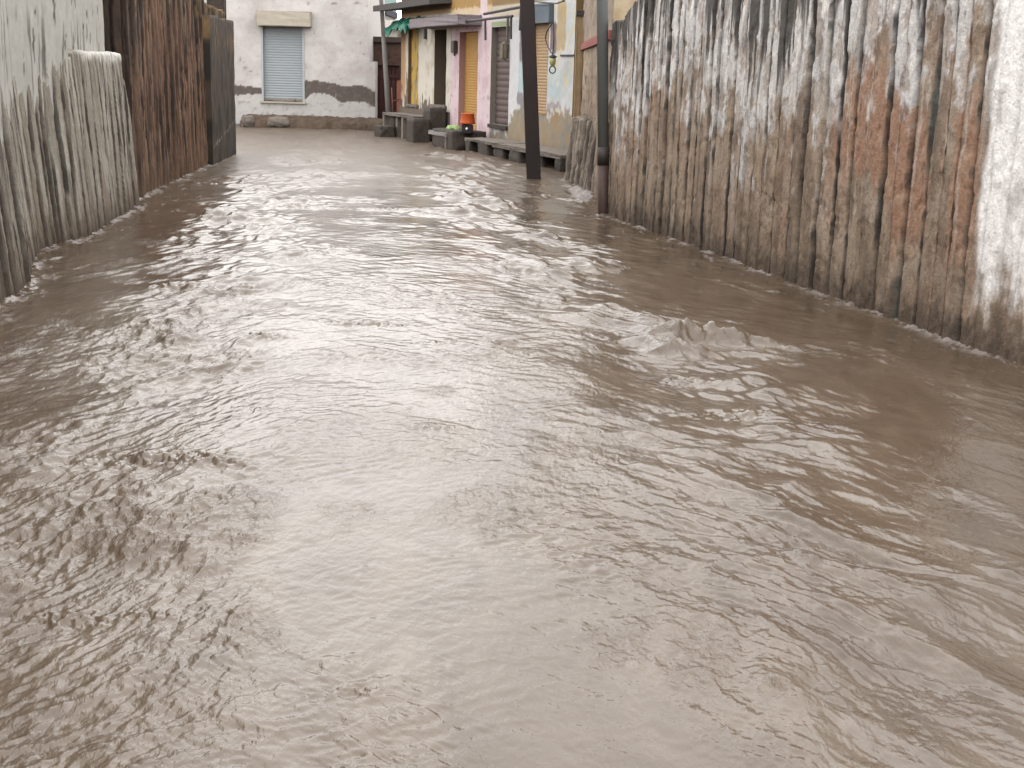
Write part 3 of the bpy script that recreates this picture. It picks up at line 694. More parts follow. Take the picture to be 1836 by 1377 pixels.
# ------------------------------------------------------------------ brick wall with maroon gate, roofs and building beyond it
def gate_wall():
    F = Frame(FF.P(FF.pix(655, 150)[0], -1.2, 0).xy, FF.P(FF.pix(760, 150)[0], -1.2, 0).xy); F.N = FF.N
    q = F.pix
    root = empty('brick_wall', F.P(.5, 0, 0), 'dark brick wall with a maroon gate between white building and shops', 'wall')
    z_t = q(690, 66)[1]; zc = q(690, 76)[1]; g0, g1 = q(671, 150)[0], q(716, 150)[0]; zg = q(690, 117)[1]
    def colf(s, z):
        bx = (s / .24 + .5 * (np.floor(z / .085) % 2)) % 1; bz = (z / .085) % 1
        mort = (bx < .06) | (bz < .14); fine = fbm(s * 6, z * 6, 120, 3)
        c = np.broadcast_to(np.array(S(104, 80, 70), np.float32), s.shape + (3,)).copy(); c = mixc(c, S(84, 66, 58), sstep(-.1, .5, fine))
        return np.where(mort[..., None], np.array(S(98, 84, 76), np.float32), c)
    holed_wall('wall', F, 0, q(762, 150)[0], -.3, zc, [(g0, g1, .12, zg, .2)], colf, M['plaster'], root, depth=.25, step=.022)
    box_obj('coping', F, (-.0, q(762, 150)[0], -.30, .08, zc, z_t), surf('dark_coping', S(86, 74, 68)), root, .01)
    bm = bmesh.new(); k = 6
    for i in range(k):
        a = g0 + .01 + (g1 - g0 - .02) * i / k; fbox(bm, F, a + .008, a + (g1 - g0 - .02) / k - .008, -.14, -.10, .14, zg - .01)
    fbox(bm, F, g0 + .01, g1 - .01, -.18, -.145, .13, zg - .005)
    for zz in (.35, zg - .35): fbox(bm, F, g0 + .02, g1 - .02, -.098, -.075, zz, zz + .09)
    link('gate', bm_mesh('gate', bm), surf('maroon_gate_paint', S(96, 58, 56), rough=.6, var=.2, vscale=4), root)
    # low tiled roof house behind
    F2 = Frame(F.P(-2, -5, 0).xy, F.P(6, -5, 0).xy); F2.N = F.N; q2 = F2.pix
    r2 = empty('tiled_house', F2.P(3, 0, 0), 'low house with flaking whitewashed parapet and grey tiled roof behind the brick wall', 'house')
    zt, zm, zl = q2(690, 35)[1], q2(690, 52)[1], q2(690, 66)[1]
    def colw(s, z):
        fine = fbm(s * 3, z * 3, 130, 4); c = np.broadcast_to(np.array(S(212, 206, 198), np.float32), s.shape + (3,)).copy()
        return mixc(c, S(140, 132, 124), sstep(.1, .4, fine))
    holed_wall('wall', F2, 0, 5.6, 0, zm, [], colw, M['plaster'], r2, depth=3, step=.06)
    s = np.linspace(-.1, 5.7, 150); t = np.linspace(0, 1, 8); Sg, Tg = np.meshgrid(s, t)
    V = F2.Pa(Sg, .18 - 1.2 * Tg, zm + .01 + (zt - zm) * Tg + .04 * np.abs(np.sin(Sg * 14)) + .03 * fbm(Sg * 4, Tg * 3, 131, 3))
    link('roof', grid_mesh('roof', V), surf('grey_roof_tiles', S(158, 150, 144), var=.35, vscale=8, bump=.6), r2)
    # teal building further back
    F3 = Frame(F.P(-4, -14, 0).xy, F.P(6, -14, 0).xy); F3.N = F.N; q3 = F3.pix
    r3 = empty('teal_building', F3.P(2, 0, 0), 'distant pale teal building with a navy band above the tiled roof', 'building')
    se = q3(691, 10)[0]; za, zb = q3(675, 14.5)[1], q3(675, 26)[1]; z0_ = q3(675, 70)[1]
    bm = bmesh.new(); fbox(bm, F3, 0, se, -4, 0, za, 7.5); link('wall', bm_mesh('wall', bm), surf('teal_paint', S(150, 182, 178), var=.08), r3)
    bm = bmesh.new(); fbox(bm, F3, .0, se + .05, -4, .1, zb, za); link('navy_band', bm_mesh('navy_band', bm), surf('navy_paint', S(44, 48, 66), var=.1), r3)
    bm = bmesh.new(); fbox(bm, F3, 0, se - .02, -4, .0, 0, zb); link('lower_wall', bm_mesh('lower_wall', bm), surf('grey_render', S(168, 166, 164), var=.12), r3)
gate_wall()

# ------------------------------------------------------------------ shop fronts
FS = Frame(FA, FB)
if FS.N.x > 0: FS.N = -FS.N
q = FS.pix
def sx_(px, py=130): return q(px, py)[0]
def hole(px0, px1, y0, y1, deep=.28, col=None):
    a = q(px0, (y0 + y1) / 2)[0]; b = q(px1, (y0 + y1) / 2)[0]; zt = q((px0 + px1) / 2, y0)[1]; zb = q((px0 + px1) / 2, y1)[1]
    return (a, b, zb, zt, deep) + ((col,) if col else ())

def house_with_yellow_door():
    s0, s1 = sx_(719), sx_(808)
    root = empty('shop_house', FS.P(s0, 0, 0), 'cream house with yellow door, dark doorway and slate eave, plaster fallen below', 'house')
    h1 = hole(732, 750, 53, 187, .09, S(120, 96, 70)); h2 = hole(779, 800, 53, 188, .30, S(112, 98, 84))
    zp = q(760, 175)[1]; zcm = q(760, 30)[1]
    def colf(s, z):
        fine = fbm(s * 6, z * 6, 140, 4); jag = fbm(s * 3.2, z * .8, 141, 3)
        c = np.broadcast_to(np.array(S(226, 220, 208), np.float32), s.shape + (3,)).copy()
        c = mixc(c, S(206, 196, 176), sstep(.1, .6, fbm(s * 2, z * 2, 142, 3)))
        c = mixc(c, S(198, 160, 120), sstep(.55, .35, s - s0) * sstep(.6, 1.2, z))
        lost = sstep(.06, -.06, z - zp - .55 * jag - .12 * fine + .25 * sstep(1.4, 2.4, s - s0))
        c = mixc(c, S(126, 112, 98), lost); c = mixc(c, S(104, 92, 80), lost * sstep(0, .5, fine))
        c = mixc(c, S(188, 158, 116), sstep(0, .05, z - zcm)); c = mixc(c, S(110, 84, 56), sstep(0, .03, z - q(760, 22)[1]))
        return c
    holed_wall('wall', FS, s0, s1, -.4, 3.6, [h1, h2], colf, M['plaster'], root, depth=4)
    def cold(s, z):
        n_ = fbm(s * 5, z * 2.4, 143, 4); c = np.broadcast_to(np.array(S(206, 170, 84), np.float32), s.shape + (3,)).copy()
        c = mixc(c, S(160, 150, 120), sstep(.1, .4, n_)); c = mixc(c, S(120, 88, 50), sstep(.35, .6, fbm(s * 7, z * 2, 144, 3))); return c
    a, b, zb, zt = h1[:4]; Sg, Zg = np.meshgrid(np.linspace(a, b, 24), np.linspace(zb, zt, 70))
    pl = np.where((np.abs((Sg - a) / (b - a) * 4 % 1 - .5) > .44), -.012, 0.)
    link('door', grid_mesh('door', FS.Pa(Sg, -.075 + pl, Zg), cold(Sg, Zg)), M['plaster'], root)
    a, b, zb, zt = h2[:4]
    bm = bmesh.new(); fbox(bm, FS, a, b, -.36, -.305, zb, zt); link('doorway', bm_mesh('doorway', bm), M['black'], root)  # black panel: the shade of the unlit interior put in as colour
    for h in (h1, h2): box_obj('sill', FS, (h[0] - .1, h[1] + .1, .005, .07, h[2] - .07, h[2]), M['stone'], root, .008)
    z_e = q(720, 17)[1]
    bm = bmesh.new(); add_hexa(bm, [FS.P(s0 - .9, -4, 3.55), FS.P(s1, -4, 3.55), FS.P(s1, .55, z_e - .05), FS.P(s0 - .9, .55, z_e - .05),
                                     FS.P(s0 - .9, -4, 3.7), FS.P(s1, -4, 3.7), FS.P(s1, .55, z_e + .10), FS.P(s0 - .9, .55, z_e + .10)])
    link('eave', bm_mesh('eave', bm), M['slate'], root)
    box_obj('wall_bracket', FS, (sx_(762), sx_(765), .0, .05, q(763, 70)[1], q(763, 47)[1]), M['slate'], root, .004)
    pl = box_obj('plinth', FS, (s0, s1, .006, .05, -.4, q(760, 196)[1]), surf('fallen_plaster_plinth', S(122, 109, 97), rough=.9, var=.3, vscale=6, bump=.6, bscale=14), root, .01, .006)
house_with_yellow_door()

def pink_shop():
    s0, s1 = sx_(808) + .004, sx_(880)
    root = empty('pink_shop', FS.P(s0, 0, 0), 'pink painted shop with ochre shutter and grey canopy over it', 'shop')
    h = hole(823, 856, 57, 232, .17, S(190, 150, 142))
    zc = q(840, 27)[1]; z2 = q(840, 14)[1]
    def colf(s, z):
        fine = fbm(s * 6, z * 6, 150, 4)
        c = np.broadcast_to(np.array(S(230, 208, 214), np.float32), s.shape + (3,)).copy(); c = mixc(c, S(216, 190, 196), sstep(0, .6, fbm(s * 2, z * 1.5, 151, 3)))
        c = mixc(c, S(176, 160, 160), sstep(.5, .7, fbm(s * 5, z * 5, 152, 3)) * .7)
        up = sstep(-.02, .02, z - zc + .03 * fine); c = mixc(c, S(216, 196, 164), up); c = mixc(c, S(176, 140, 84), sstep(-.02, .02, z - z2 + .05 * fine))
        c = mixc(c, S(228, 208, 210), sstep(.03, .0, np.abs(s - sx_(865)) - .22) * sstep(0, .02, z - zc))
        c = mixc(c, S(120, 106, 98), sstep(.25, 0, z + .1 * fine)); return c
    holed_wall('wall', FS, s0, s1, -.4, 3.9, [h], colf, M['plaster'], root, depth=4)
    shutter('shutter', FS, h[0], h[1], h[2], h[3], -.15, surf('ochre_shutter_paint', S(196, 150, 78), rough=.6, var=.1, vscale=5), root, .06, .010)
    za, zb = q(815, 53)[1], q(815, 32)[1]
    o = box_obj('canopy', FS, (sx_(772), sx_(862), .012, .55, za + .05, zb), surf('lilac_grey_canopy', S(142, 132, 136), var=.15), root, .012, .004)
    m_ = empty('electric_meter', FS.P(sx_(818), 0, q(818, 86)[1]), None, None)
    a, b = sx_(815, 86), sx_(821, 86); z0_, z1_ = q(818, 100)[1], q(818, 73)[1]
    mm = surf('weathered_meter', S(96, 86, 78), rough=.5, var=.4, vscale=12)
    bm = bmesh.new(); fbox(bm, FS, a, b, .005, .10, z0_ + .06, z1_); bmesh.ops.bevel(bm, geom=bm.edges[:], offset=.02, segments=2, affect='EDGES')
    fbox(bm, FS, a + .05, a + .09, .005, .04, z0_, z0_ + .06); bpy.data.objects.remove(m_)
    link('electric_meter', bm_mesh('electric_meter', bm), mm, root)
pink_shop()

def white_shop():
    s0, s1 = sx_(880) + .004, FS.L
    root = empty('white_shop', FS.P(s0, 0, 0), 'white and faded blue shop with brown shutter and tan shutter behind the dark pole', 'shop')
    h1 = hole(880, 913, 48, 224, .15, S(140, 134, 126)); h2 = hole(952, 982, 40, 205, .1, S(176, 140, 96))
    def colf(s, z):
        fine = fbm(s * 6, z * 6, 160, 4); big = fbm(s * 2, z * 1.6, 161, 3)
        c = np.broadcast_to(np.array(S(222, 222, 224), np.float32), s.shape + (3,)).copy()
        px_s = lambda p: sx_(p)
        blue = sstep(0, .08, s - px_s(929)); c = mixc(c, S(208, 214, 216), blue * sstep(-.2, .3, big))
        c = mixc(c, S(222, 214, 186), sstep(0, .1, s - px_s(984)) * sstep(.1, .4, fbm(s * 4, z * 3, 162, 3)))
        for (x0, x1, y0, y1, cc) in [(930, 942, 56, 112, (126, 116, 124)), (928, 944, 165, 190, (140, 132, 138)), (930, 944, 112, 165, (184, 208, 210)),
                                     (983, 1011, 122, 150, (204, 214, 214)), (983, 1006, 150, 178, (192, 208, 212)), (983, 1004, 183, 196, (176, 164, 170)), (984, 996, 40, 95, (112, 84, 86)), (996, 1012, 0, 90, (196, 172, 128))]:
            a_, b_ = px_s(x0), px_s(x1); z0_, z1_ = q((x0 + x1) / 2, y1)[1], q((x0 + x1) / 2, y0)[1]
            c = mixc(c, S(*cc), sstep(-.02, .03, s - a_ + .03 * fine) * sstep(-.02, .03, b_ - s + .03 * fine) * sstep(-.02, .03, z - z0_ + .06 * fine) * sstep(-.02, .03, z1_ - z + .06 * fine) * .85)
        ge = sstep(0, .04, q(897, 36)[1] - z) * sstep(-.02, .02, px_s(915) - s) * sstep(0, .03, z - q(897, 49)[1]); c = mixc(c, S(166, 176, 142), ge)
        zl = np.interp(s, [px_s(880), px_s(912), px_s(925), px_s(945), px_s(985), px_s(1011)], [q(890, 232)[1], q(912, 235)[1], q(925, 195)[1], q(945, 195)[1], q(985, 203)[1], q(1005, 200)[1]])
        low = sstep(.06, -.06, z - zl - .15 * fine - .12 * big); c = mixc(c, S(164, 150, 128), low); c = mixc(c, S(140, 140, 136), low * sstep(.1, .5, big) * .8)
        c = mixc(c, S(172, 142, 102), low * .7 * sstep(.1, .4, noise(s * 3, z * 2, 163)) * blue); c = mixc(c, S(120, 104, 88), sstep(.4, .1, z + .1 * fine) * .6)
        c = mixc(c, S(206, 196, 176), sstep(0, .03, z - q(905, 34)[1]) * (1 - blue)); c = mixc(c, S(150, 122, 84), sstep(0, .03, z - q(905, 10)[1]))
        return c
    holed_wall('wall', FS, s0, s1, -.4, 3.8, [h1, h2], colf, M['plaster'], root, depth=4)
    shutter('shutter', FS, h1[0], h1[1], h1[2], h1[3], -.135, surf('brown_shutter_paint', S(104, 88, 86), rough=.6, var=.15, vscale=5), root, .13, .018)['label'] = 'dull brown roller shutter'
    shutter('shutter', FS, h2[0], h2[1], h2[2], h2[3], -.085, surf('tan_shutter_paint', S(186, 156, 118), rough=.6, var=.12, vscale=5), root, .06, .010)['label'] = 'tan roller shutter behind the dark pole'
    box_obj('sill', FS, (h1[0], h1[1], .005, .06, h1[2] - .08, h1[2]), M['darkstone'], root, .01)
    box_obj('sign_board', FS, (sx_(955, 24), sx_(992, 24), .01, .09, q(975, 42)[1], q(975, 6)[1]), surf('faded_blue_board', S(104, 118, 128), rough=.6, var=.15, vscale=4), root, .01)
    # rods and legs of the old awning
    am = surf('awning_iron', S(70, 66, 68), rough=.6, var=.2)
    def pt(px, py, n=.35): s, z = FS.pix(px, py, n); return FS.P(s, n, z)
    for A_, B_, r_ in [((822, 40), (919, 29), .028), ((868, 25), (936, 12), .03)]:
        bm = bmesh.new(); tube(bm, [pt(*A_), pt(*B_)], r_, 6); link('awning_rod', bm_mesh('awning_rod', bm), am, root)
    for A_, B_ in [((870, 34), (870.5, 72)), ((916.5, 30), (916, 70)), ((934, 16), (932, 55))]:
        bm = bmesh.new(); tube(bm, [pt(*A_), pt(*B_)], .025, 6); link('awning_bracket', bm_mesh('awning_bracket', bm), am, root)
    bm = bmesh.new(); c_, z_ = q(910, 90); fbox(bm, FS, c_ - .14, c_ + .14, .005, .14, z_ - .22, z_ + .18); bmesh.ops.bevel(bm, geom=bm.edges[:], offset=.05, segments=3, affect='EDGES')
    fbox(bm, FS, c_ + .0, c_ + .05, .005, .04, z_ + .18, z_ + .7)
    link('electric_meter', bm_mesh('electric_meter', bm), surf('olive_meter', S(112, 104, 88), rough=.5, var=.4, vscale=10), root)
    # service cable looping down to the lamp
    bm = bmesh.new()
    for path in ([(992, 5), (992, 40), (993, 70), (991, 96)], [(990, 42), (980, 58), (979, 75), (987, 92), (991, 97)], [(1018, -6), (1000, 6), (975, 4), (940, 2)], [(940, 8), (975, 10), (1012, 2)]):
        P_ = [pt(a_, b_, .30) for a_, b_ in path]; cr = []
        for i in range(len(P_) - 1):
            p0, p1, p2, p3 = P_[max(i - 1, 0)], P_[i], P_[i + 1], P_[min(i + 2, len(P_) - 1)]
            for k in range(5):
                u = k / 5; cr.append(.5 * ((2 * p1) + (p2 - p0) * u + (2 * p0 - 5 * p1 + 4 * p2 - p3) * u * u + (3 * p1 - p0 - 3 * p2 + p3) * u ** 3))
        tube(bm, cr + [P_[-1]], .012, 5)
    link('cable', bm_mesh('cable', bm, True), surf('black_cable', (.02, .02, .02), rough=.5, bump=0), root)
    # the lamp itself
    s_, z_ = FS.pix(991, 112, .28); c_ = FS.P(s_, .28, z_)
    lr = empty('wall_lamp', c_, 'small wall lamp with yellow green glass hanging by the pale blue wall', 'lamp')
    bm = bmesh.new(); lathe(bm, c_, [(.035, -.07), (.058, -.01), (.062, .05), (.05, .09)], 12); link('glass', bm_mesh('glass', bm, True), surf('yellow_green_glass', S(196, 196, 140), rough=.15, var=.3, vscale=9, spec=.6, bump=0), lr)
    bm = bmesh.new(); fbox(bm, FS, s_ - .3, s_ + .35, -.27, .02, z_ + .12, z_ + .15); lathe(bm, c_, [(.075, .09), (.08, .105), (.02, .14)], 12)
    a_ = FS.P(s_, .28, z_ - .07)
    tube(bm, [a_ + Vector((math.cos(k / 14 * 6.283) * .055, 0, math.sin(k / 14 * 6.283) * .065 - .06)) for k in range(15)], .012, 5, cap=False)
    link('bracket', bm_mesh('bracket', bm), surf('dark_lamp_iron', S(60, 56, 52), rough=.6), lr)
white_shop()

def tarp_and_leaners():
    # green tarpaulin over the yellow door
    a, zt = q(722, 47); b, zt2 = q(764, 37)
    Sg, Tg = np.meshgrid(np.linspace(a - .5, b, 40), np.linspace(0, 1, 14))
    V = FS.Pa(Sg, .02 + .42 * Tg, np.interp(Sg, [a - .5, b], [zt + .16, zt2 + .10]) - .34 * Tg ** 1.4 * (1 + .4 * fbm(Sg * 3, Tg, 170, 2)) + .05 * fbm(Sg * 3, Tg * 3, 171, 3))
    m = surf('green_tarpaulin', S(38, 118, 98), rough=.5, var=.35, vscale=6, bump=.4)
    o = link('tarpaulin', grid_mesh('tarpaulin', V), m); so_ = o.modifiers.new('thickness', 'SOLIDIFY'); so_.thickness = .008
    tag(o, 'crumpled green tarpaulin hung over the yellow door', 'tarpaulin')
    # terracotta plank and thin stick leaning at the house corner
    p0 = FS.P(sx_(719) - .55, .25, 0); F = Frame((p0.x, p0.y), (p0.x + 1, p0.y)); F.N = Vector((0, -1))
    zq = lambda px, py: F.pix(px, py)
    (a0, z0_), (a1, z1_) = zq(711, 205), zq(721, 145)
    bm = bmesh.new(); add_hexa(bm, [F.P(a0, .03, z0_ - .3), F.P(a0 + .12, .03, z0_ - .3), F.P(a0 + .12, -.03, z0_ - .3), F.P(a0, -.03, z0_ - .3),
                                     F.P(a1 - .14, .03, z1_), F.P(a1, .03, z1_ + .02), F.P(a1, -.03, z1_ + .02), F.P(a1 - .14, -.03, z1_)])
    bmesh.ops.bevel(bm, geom=bm.edges[:], offset=.012, segments=2, affect='EDGES')
    tag(link('plank', bm_mesh('plank', bm), surf('terracotta_paint', S(190, 128, 106), var=.2, vscale=6)), 'terracotta painted plank leaning upright at the house corner', 'plank')
    (b0, y0_), (b1, y1_) = zq(704, 206), zq(703, 157)
    bm = bmesh.new(); tube(bm, [F.P(b0 + .02, .1, y0_ - .3), F.P(b0, .1, (y0_ + y1_) / 2), F.P(b1, .1, y1_)], .022, 6, .016)
    tube(bm, [F.P(b0, .1, (y0_ + y1_) / 2), F.P(b0 + .16, .06, (y0_ + y1_) / 2 + .06)], .016, 5, .012)
    tag(link('stick', bm_mesh('stick', bm, True), surf('weathered_wood', S(150, 110, 92), var=.25)), 'thin forked stick leaning beside the terracotta plank', 'stick')
tarp_and_leaners()

# ------------------------------------------------------------------ benches and blocks in front of the shops
def benches():
    G = 'stone benches along the shop fronts'
    def zat(px, py, n): return FS.pix(px, py, n)
    def bench(lab, px0, px1, ytop, n0, n1, m, supports, th=.07, ytop2=None):
        a, z = zat(px0, ytop, n1); b, z2 = zat(px1, ytop2 or ytop, n1); z = (z + z2) / 2
        root = empty('stone_bench', FS.P((a + b) / 2, (n0 + n1) / 2, 0), lab, 'bench', G)
        box_obj('seat', FS, (a, b, n0, n1, z - th, z), m, root, .012, .006)
        for (u0, u1, v0, v1, kind) in supports:
            p0 = a + (b - a) * u0; p1 = a + (b - a) * u1; w0 = n0 + (n1 - n0) * v0; w1 = n0 + (n1 - n0) * v1
            if kind == 'leg': box_obj('leg', FS, (p0, p1, w0, w1, -.45, z - th), M['stone'], root, .01, .004)
            else:
                c = FS.P((p0 + p1) / 2, (w0 + w1) / 2, (z - th) / 2 - .04)
                rock('support_stone', c, (p1 - p0, w1 - w0, z - th + .16), M['darkstone'], root, int(px0 + u0 * 10), .08, .9, math.atan2(FS.D.y, FS.D.x))
        return a, b, z
    bench('grey stone bench on thin slab legs at the left end of the row', 686, 742, 204, .12, .75, M['stone'],
          [(.0, .06, .6, 1, 'leg'), (.36, .42, .2, .9, 'leg'), (.62, .68, .6, 1, 'leg')], .06, 206)
    bench('pale lilac stone bench with one pale upright leg near the green bag', 768, 800, 232, .2, .95, M['paleslab'],
          [(.93, 1.0, .9, 1, 'leg'), (.1, .7, .0, .6, 'rock')], .08, 240)
    bench('low stone bench on two blocks at the foot of the pink wall', 833, 886, 248, .1, .8, M['stone'],
          [(.02, .18, .4, 1.0, 'rock'), (.45, .78, .3, 1.0, 'rock')], .05, 255)
    bench('long low stone bench passing behind the dark pole', 882, 1006, 262, .05, .8, M['stone'],
          [(.0, .15, .3, .95, 'rock'), (.27, .44, .3, 1.0, 'rock'), (.64, .71, .2, .9, 'rock'), (.93, 1.0, .2, 1.0, 'rock')], .07, 272)
    def block(lab, px, py, sz, seed, n=.5, m='stone', rough=.07, boxy=.9):
        s_, z_ = FS.pix(px, py, n); o = rock('stone_block', FS.P(s_, n, max(z_, sz[2] / 2 - .25)), sz, M[m], None, seed, rough, boxy, math.atan2(FS.D.y, FS.D.x)); tag(o, lab, 'stone block', 'stone blocks and steps before the cream house')
    block('rough stone block at the water edge under the leftmost bench', 690, 238, (.6, .4, .36), 5, .95, 'darkstone', .08, .93)
    block('small stone lump between the legs of the leftmost bench', 713, 222, (.5, .35, .4), 6, .5, 'darkstone', .15, .6)
    block('tall grey stone block serving as a step below the cream wall', 750, 236, (.6, .42, .6), 7, .75, 'darkstone', .05, .97)
    block('dark stone block stacked against the wall below the dark doorway', 779, 222, (.6, .4, .75), 8, .3, 'darkstone', .05, .97)
    block('flat dark step slab standing in front of the orange tub', 822, 250, (1.6, .75, .42), 9, .55, 'darkstone', .04, .96)
    # tub on a black stand, and a green bag
    s_, z_ = FS.pix(837, 238, .62); zb = .30
    s_, zb = FS.pix(838, 239, .62); c = FS.P(s_, .62, zb)
    st = empty('black_stand', c, 'black box stand with a white mark carrying the orange tub', 'stand')
    zt = FS.pix(838, 222, .62)[1]; w = .15
    bm = bmesh.new(); lathe(bm, c, [(w, 0), (w, zt - zb - .01)], 4); bmesh.ops.rotate(bm, verts=bm.verts, cent=c, matrix=Matrix.Rotation(.6, 3, 'Z')); bmesh.ops.bevel(bm, geom=bm.edges[:], offset=.012, segments=2, affect='EDGES')
    link('body', bm_mesh('body', bm), surf('black_plastic', (.018, .016, .016), rough=.5, var=.2), st)
    bm = bmesh.new(); cc = c + Vector((-.01, -.155, (zt - zb) * .5)); bmesh.ops.create_icosphere(bm, subdivisions=2, radius=.028)
    for v in bm.verts: v.co = Vector((v.co.x * .8, v.co.y * .8, v.co.z)) + cc
    link('tap', bm_mesh('tap', bm, True), surf('white_plastic', (.7, .7, .7), rough=.4, bump=0), st)
    zo = FS.pix(838, 203, .62)[1]; hh = zo - zt
    bm = bmesh.new(); lathe(bm, c + Vector((0, 0, zt - zb)), [(.16, 0), (.168, .015), (.165, .03), (.135, hh - .03), (.14, hh - .02), (.14, hh), (.12, hh), (.115, hh - .04)], 24)
    tag(link('tub', bm_mesh('tub', bm, True), surf('orange_plastic', S(206, 92, 40), rough=.45, var=.12, vscale=4)), 'orange plastic tub standing on the black stand before the ochre shutter', 'tub')
    s_, z_ = FS.pix(813, 231, .6); zt_ = FS.pix(813, 235, .6)[1]
    o = rock('plastic_bag', FS.P(s_, .6, zt_ + .05), (.24, .18, .13), surf('green_plastic_film', S(172, 202, 132), rough=.35, var=.3, vscale=14, bump=.8, bscale=22, bdist=.03), None, 12, .4, .3)
    tag(o, 'bright green plastic bag lying on the step beside the pink wall', 'bag')
benches()

# ------------------------------------------------------------------ tan house at the corner, its apron of rough stone
def corner_house():
    A, B = (1.10, 25.15), (1.10, 16.75)
    F = Frame(A, B)
    if F.N.x > 0: F.N = -F.N
    root = empty('corner_house', F.P(F.L, 0, 0), 'tan rubble masonry house with red string course at the street corner', 'house')
    def colf(s, z):
        fine = fbm(s * 5, z * 5, 180, 4); big = fbm(s * .9, z * 1.6, 181, 3)
        bx = (s / .55 + .5 * (np.floor(z / .2) % 2) + .15 * fine) % 1; bz = (z / .2 + .12 * fine) % 1; mort = sstep(.16, .05, np.minimum(bz, bx * 2.2))
        c = np.broadcast_to(np.array(S(178, 160, 140), np.float32), s.shape + (3,)).copy(); c = mixc(c, S(196, 176, 150), sstep(0, .5, big)); c = mixc(c, S(150, 132, 116), sstep(.1, .6, -big) * .8)
        lowm = sstep(1.75, 1.35, z + .2 * fine); c = mixc(c, S(128, 112, 98), mort * .4); c = mixc(c, S(104, 90, 80), mort * lowm * .8); c = mixc(c, S(132, 114, 98), lowm * .4)
        c = mixc(c, S(156, 142, 130), sstep(2.2, 2.35, z) * .6); c = mixc(c, S(150, 124, 104), sstep(F.L - 2.4, F.L - 1.9, s) * sstep(1.9, 1.7, z))
        return c
    holed_wall('wall', F, 0, F.L, -.4, 4.2, [], colf, M['plaster'], root, depth=3.2, step=.04, relief=.025)
    F2 = Frame((1.10, 16.74), (4.3, 16.74)); F2.N = Vector((0, -1))
    def colc(s, z):
        fine = fbm(s * 3, z * 3, 182, 4); c = np.broadcast_to(np.array(S(216, 198, 168), np.float32), s.shape + (3,)).copy(); return mixc(c, S(196, 174, 140), sstep(0, .6, fine))
    holed_wall('side_wall', F2, 0.0, 3.2, -.4, 4.19, [], colc, M['plaster'], root, depth=.02, step=.06)
    bm = bmesh.new(); fbox(bm, F, .3, F.L - .02, .0, .05, 2.08, 2.19); link('string_course', bm_mesh('string_course', bm), surf('red_band_paint', S(166, 96, 90), var=.15), root)
    (a, z1), (b, z0_) = F.pix(1013, 130), F.pix(1024, 130)
    z1 = F.pix(1019, 38, .05)[1]; z0_ = .55
    m = surf('ochre_pilaster_paint', S(176, 152, 118), var=.25, vscale=4)
    F3 = Frame((.97, 24.6), (1.12, 24.6)); F3.N = Vector((0, -1))
    o = box_obj('pilaster', F3, (0, .13, -.1, .12, .3, 2.66), m, root, .01, .003)
    box_obj('pilaster_cap', F3, (-.02, .15, -.1, .15, 2.665, 2.76), M['slate'], root, .01)
    # rough ribbed stone apron
    sb = Slabs(6, .10, .22, 33)
    def jd(s, z):
        i, dj, j, f = sb(s, z, .05, 35); return i, f, np.exp(-(dj / .03) ** 2)
    def topf(s): return .98 + .05 * fbm(s * 4, 0 * s, 36, 3)
    def offf(s, z): i, f, g_ = jd(s, z); return .025 * sb.off[i] - .05 * g_ + .018 * fbm(s * 6, z * 4, 37, 5, .6) - .1 * z
    def cola(s, z):
        i, f, g_ = jd(s, z); st = fbm(s * 7, z * 1.2, 38, 4); c = np.broadcast_to(np.array(S(140, 128, 116), np.float32), s.shape + (3,)).copy()
        c = mixc(c, S(168, 156, 142), sstep(0, .5, st)); c = mixc(c, S(96, 86, 78), sstep(.1, .5, -st)); return mixc(c, S(62, 56, 52), g_ * .8)
    relief_wall('apron', RIB, -.45, topf, offf, cola, surf('rough_apron_stone', None, rough=.9, var=.2, vscale=18, bump=.7, bscale=30, bdist=.02), ds=.02, dz=.03, thick=.35, parent=root, flip=False)
corner_house()

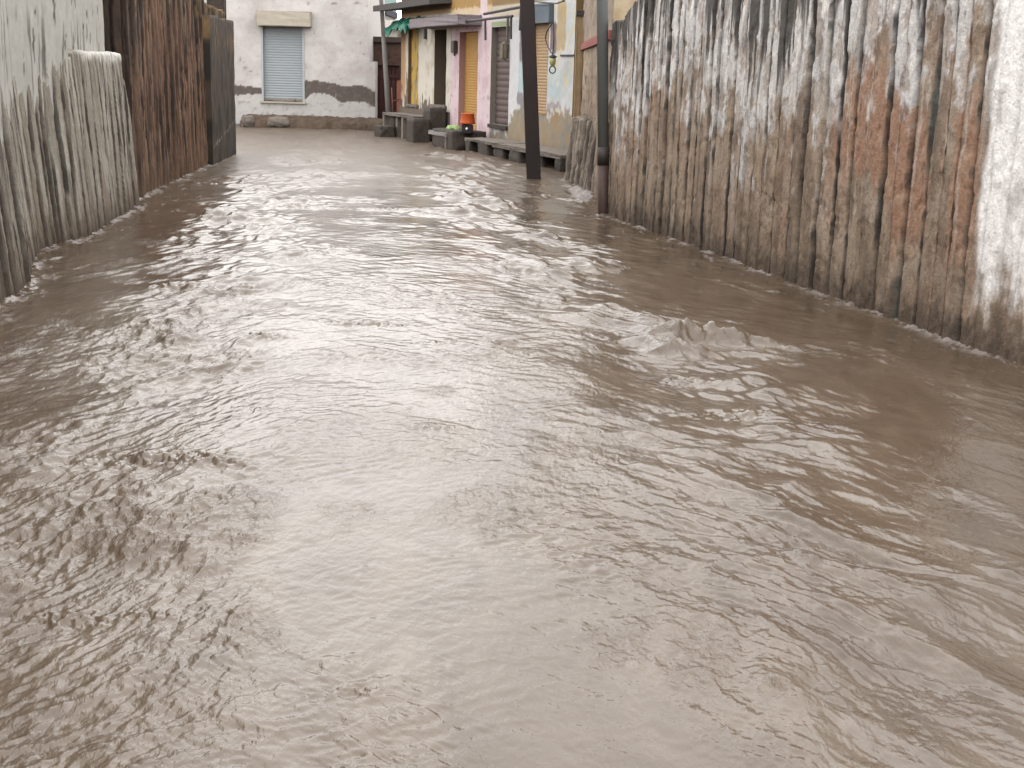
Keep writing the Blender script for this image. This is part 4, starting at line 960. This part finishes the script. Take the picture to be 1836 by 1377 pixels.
# ------------------------------------------------------------------ poles
def poles():
    # dark square steel pole
    b = gz(957, 320); t_px = (945, 0)
    d = ray(*t_px); k = b.y / d.y; tp = CAMP + d * k
    ax = (tp - Vector((b.x, b.y, 0))); ax = ax / ax.z
    base = Vector((b.x, b.y, 0)); bot = base - ax * .5; top = base + ax * 7.0
    bm = bmesh.new(); w = .115
    F = Frame((0, 0), (1, 0)); ring = []
    for P in (bot, top):
        ring.append([P + Vector((w * a_, w * c_, 0)) for a_, c_ in ((-1, -1), (1, -1), (1, 1), (-1, 1))])
    add_hexa(bm, ring[0] + ring[1]); bmesh.ops.bevel(bm, geom=bm.edges[:], offset=.008, segments=1, affect='EDGES')
    o = link('steel_pole', bm_mesh('steel_pole', bm), surf('dark_rust_paint', S(52, 42, 42), rough=.6, var=.25, vscale=4, bump=.2, stretch=(1, 1, .3)))
    tag(o, 'dark square steel pole rising from the water before the shops', 'pole')
    # round grey-green pole with brown lower part
    b = gz(1082, 386); d = ray(1080, 0); tp = CAMP + d * (b.y / d.y); base = Vector((b.x, b.y, 0)); ax = tp - base; ax = ax / ax.z
    root = empty('utility_pole', base, 'round grey green pole with a brown painted foot against the slab wall', 'pole')
    zc = lambda py: (CAMP + ray(1081, py) * (b.y / ray(1081, py).y)).z
    z1, z2 = zc(296), zc(263); r = .066
    for nm, a_, c_, rr, m in [('pole_foot', -.5, z1, r * 1.06, surf('brown_pole_paint', S(78, 58, 52), rough=.6, var=.25, vscale=5)),
                              ('collar', z1, z2, r * 1.09, surf('dark_collar_paint', S(70, 62, 60), rough=.6, var=.2, vscale=5)),
                              ('shaft', z2, 7.0, r, surf('grey_green_pole_paint', S(104, 108, 108, .86), rough=.55, var=.15, vscale=3, stretch=(1, 1, .3)))]:
        bm = bmesh.new(); tube(bm, [base + ax * a_, base + ax * c_], rr, 24); o = link(nm, bm_mesh(nm, bm, True), m, root)
        for p in o.data.polygons:
            if len(p.vertices) > 4: p.use_smooth = False
    # leaning pole by the brick wall
    F = Frame(FS.P(sx_(719), 0, 0).xy - Vector((1.2, 0)), FS.P(sx_(719), 0, 0).xy); F.N = Vector((0, -1))
    (a0, z0_), (a1, z1_) = F.pix(696.5, 206), F.pix(683.5, 0); am, zm = F.pix(687.5, 66)
    dx = (a1 - a0) / (z1_ - z0_); f = lambda z: F.P(a0 + dx * (z - z0_), .0, z)
    root = empty('concrete_pole', f(0), 'thin grey concrete pole leaning left in front of the maroon gate', 'pole')
    pm = surf('grey_pole_concrete', S(126, 122, 120), var=.15)
    bm = bmesh.new(); tube(bm, [f(-.4), f(zm)], .075, 12, .058); link('lower_shaft', bm_mesh('lower_shaft', bm, True), pm, root)
    bm = bmesh.new(); tube(bm, [f(zm - .002), f(6.2)], .070, 4, .06); link('upper_shaft', bm_mesh('upper_shaft', bm), surf('bleached_pole_concrete', S(120, 114, 112), var=.2), root)
poles()
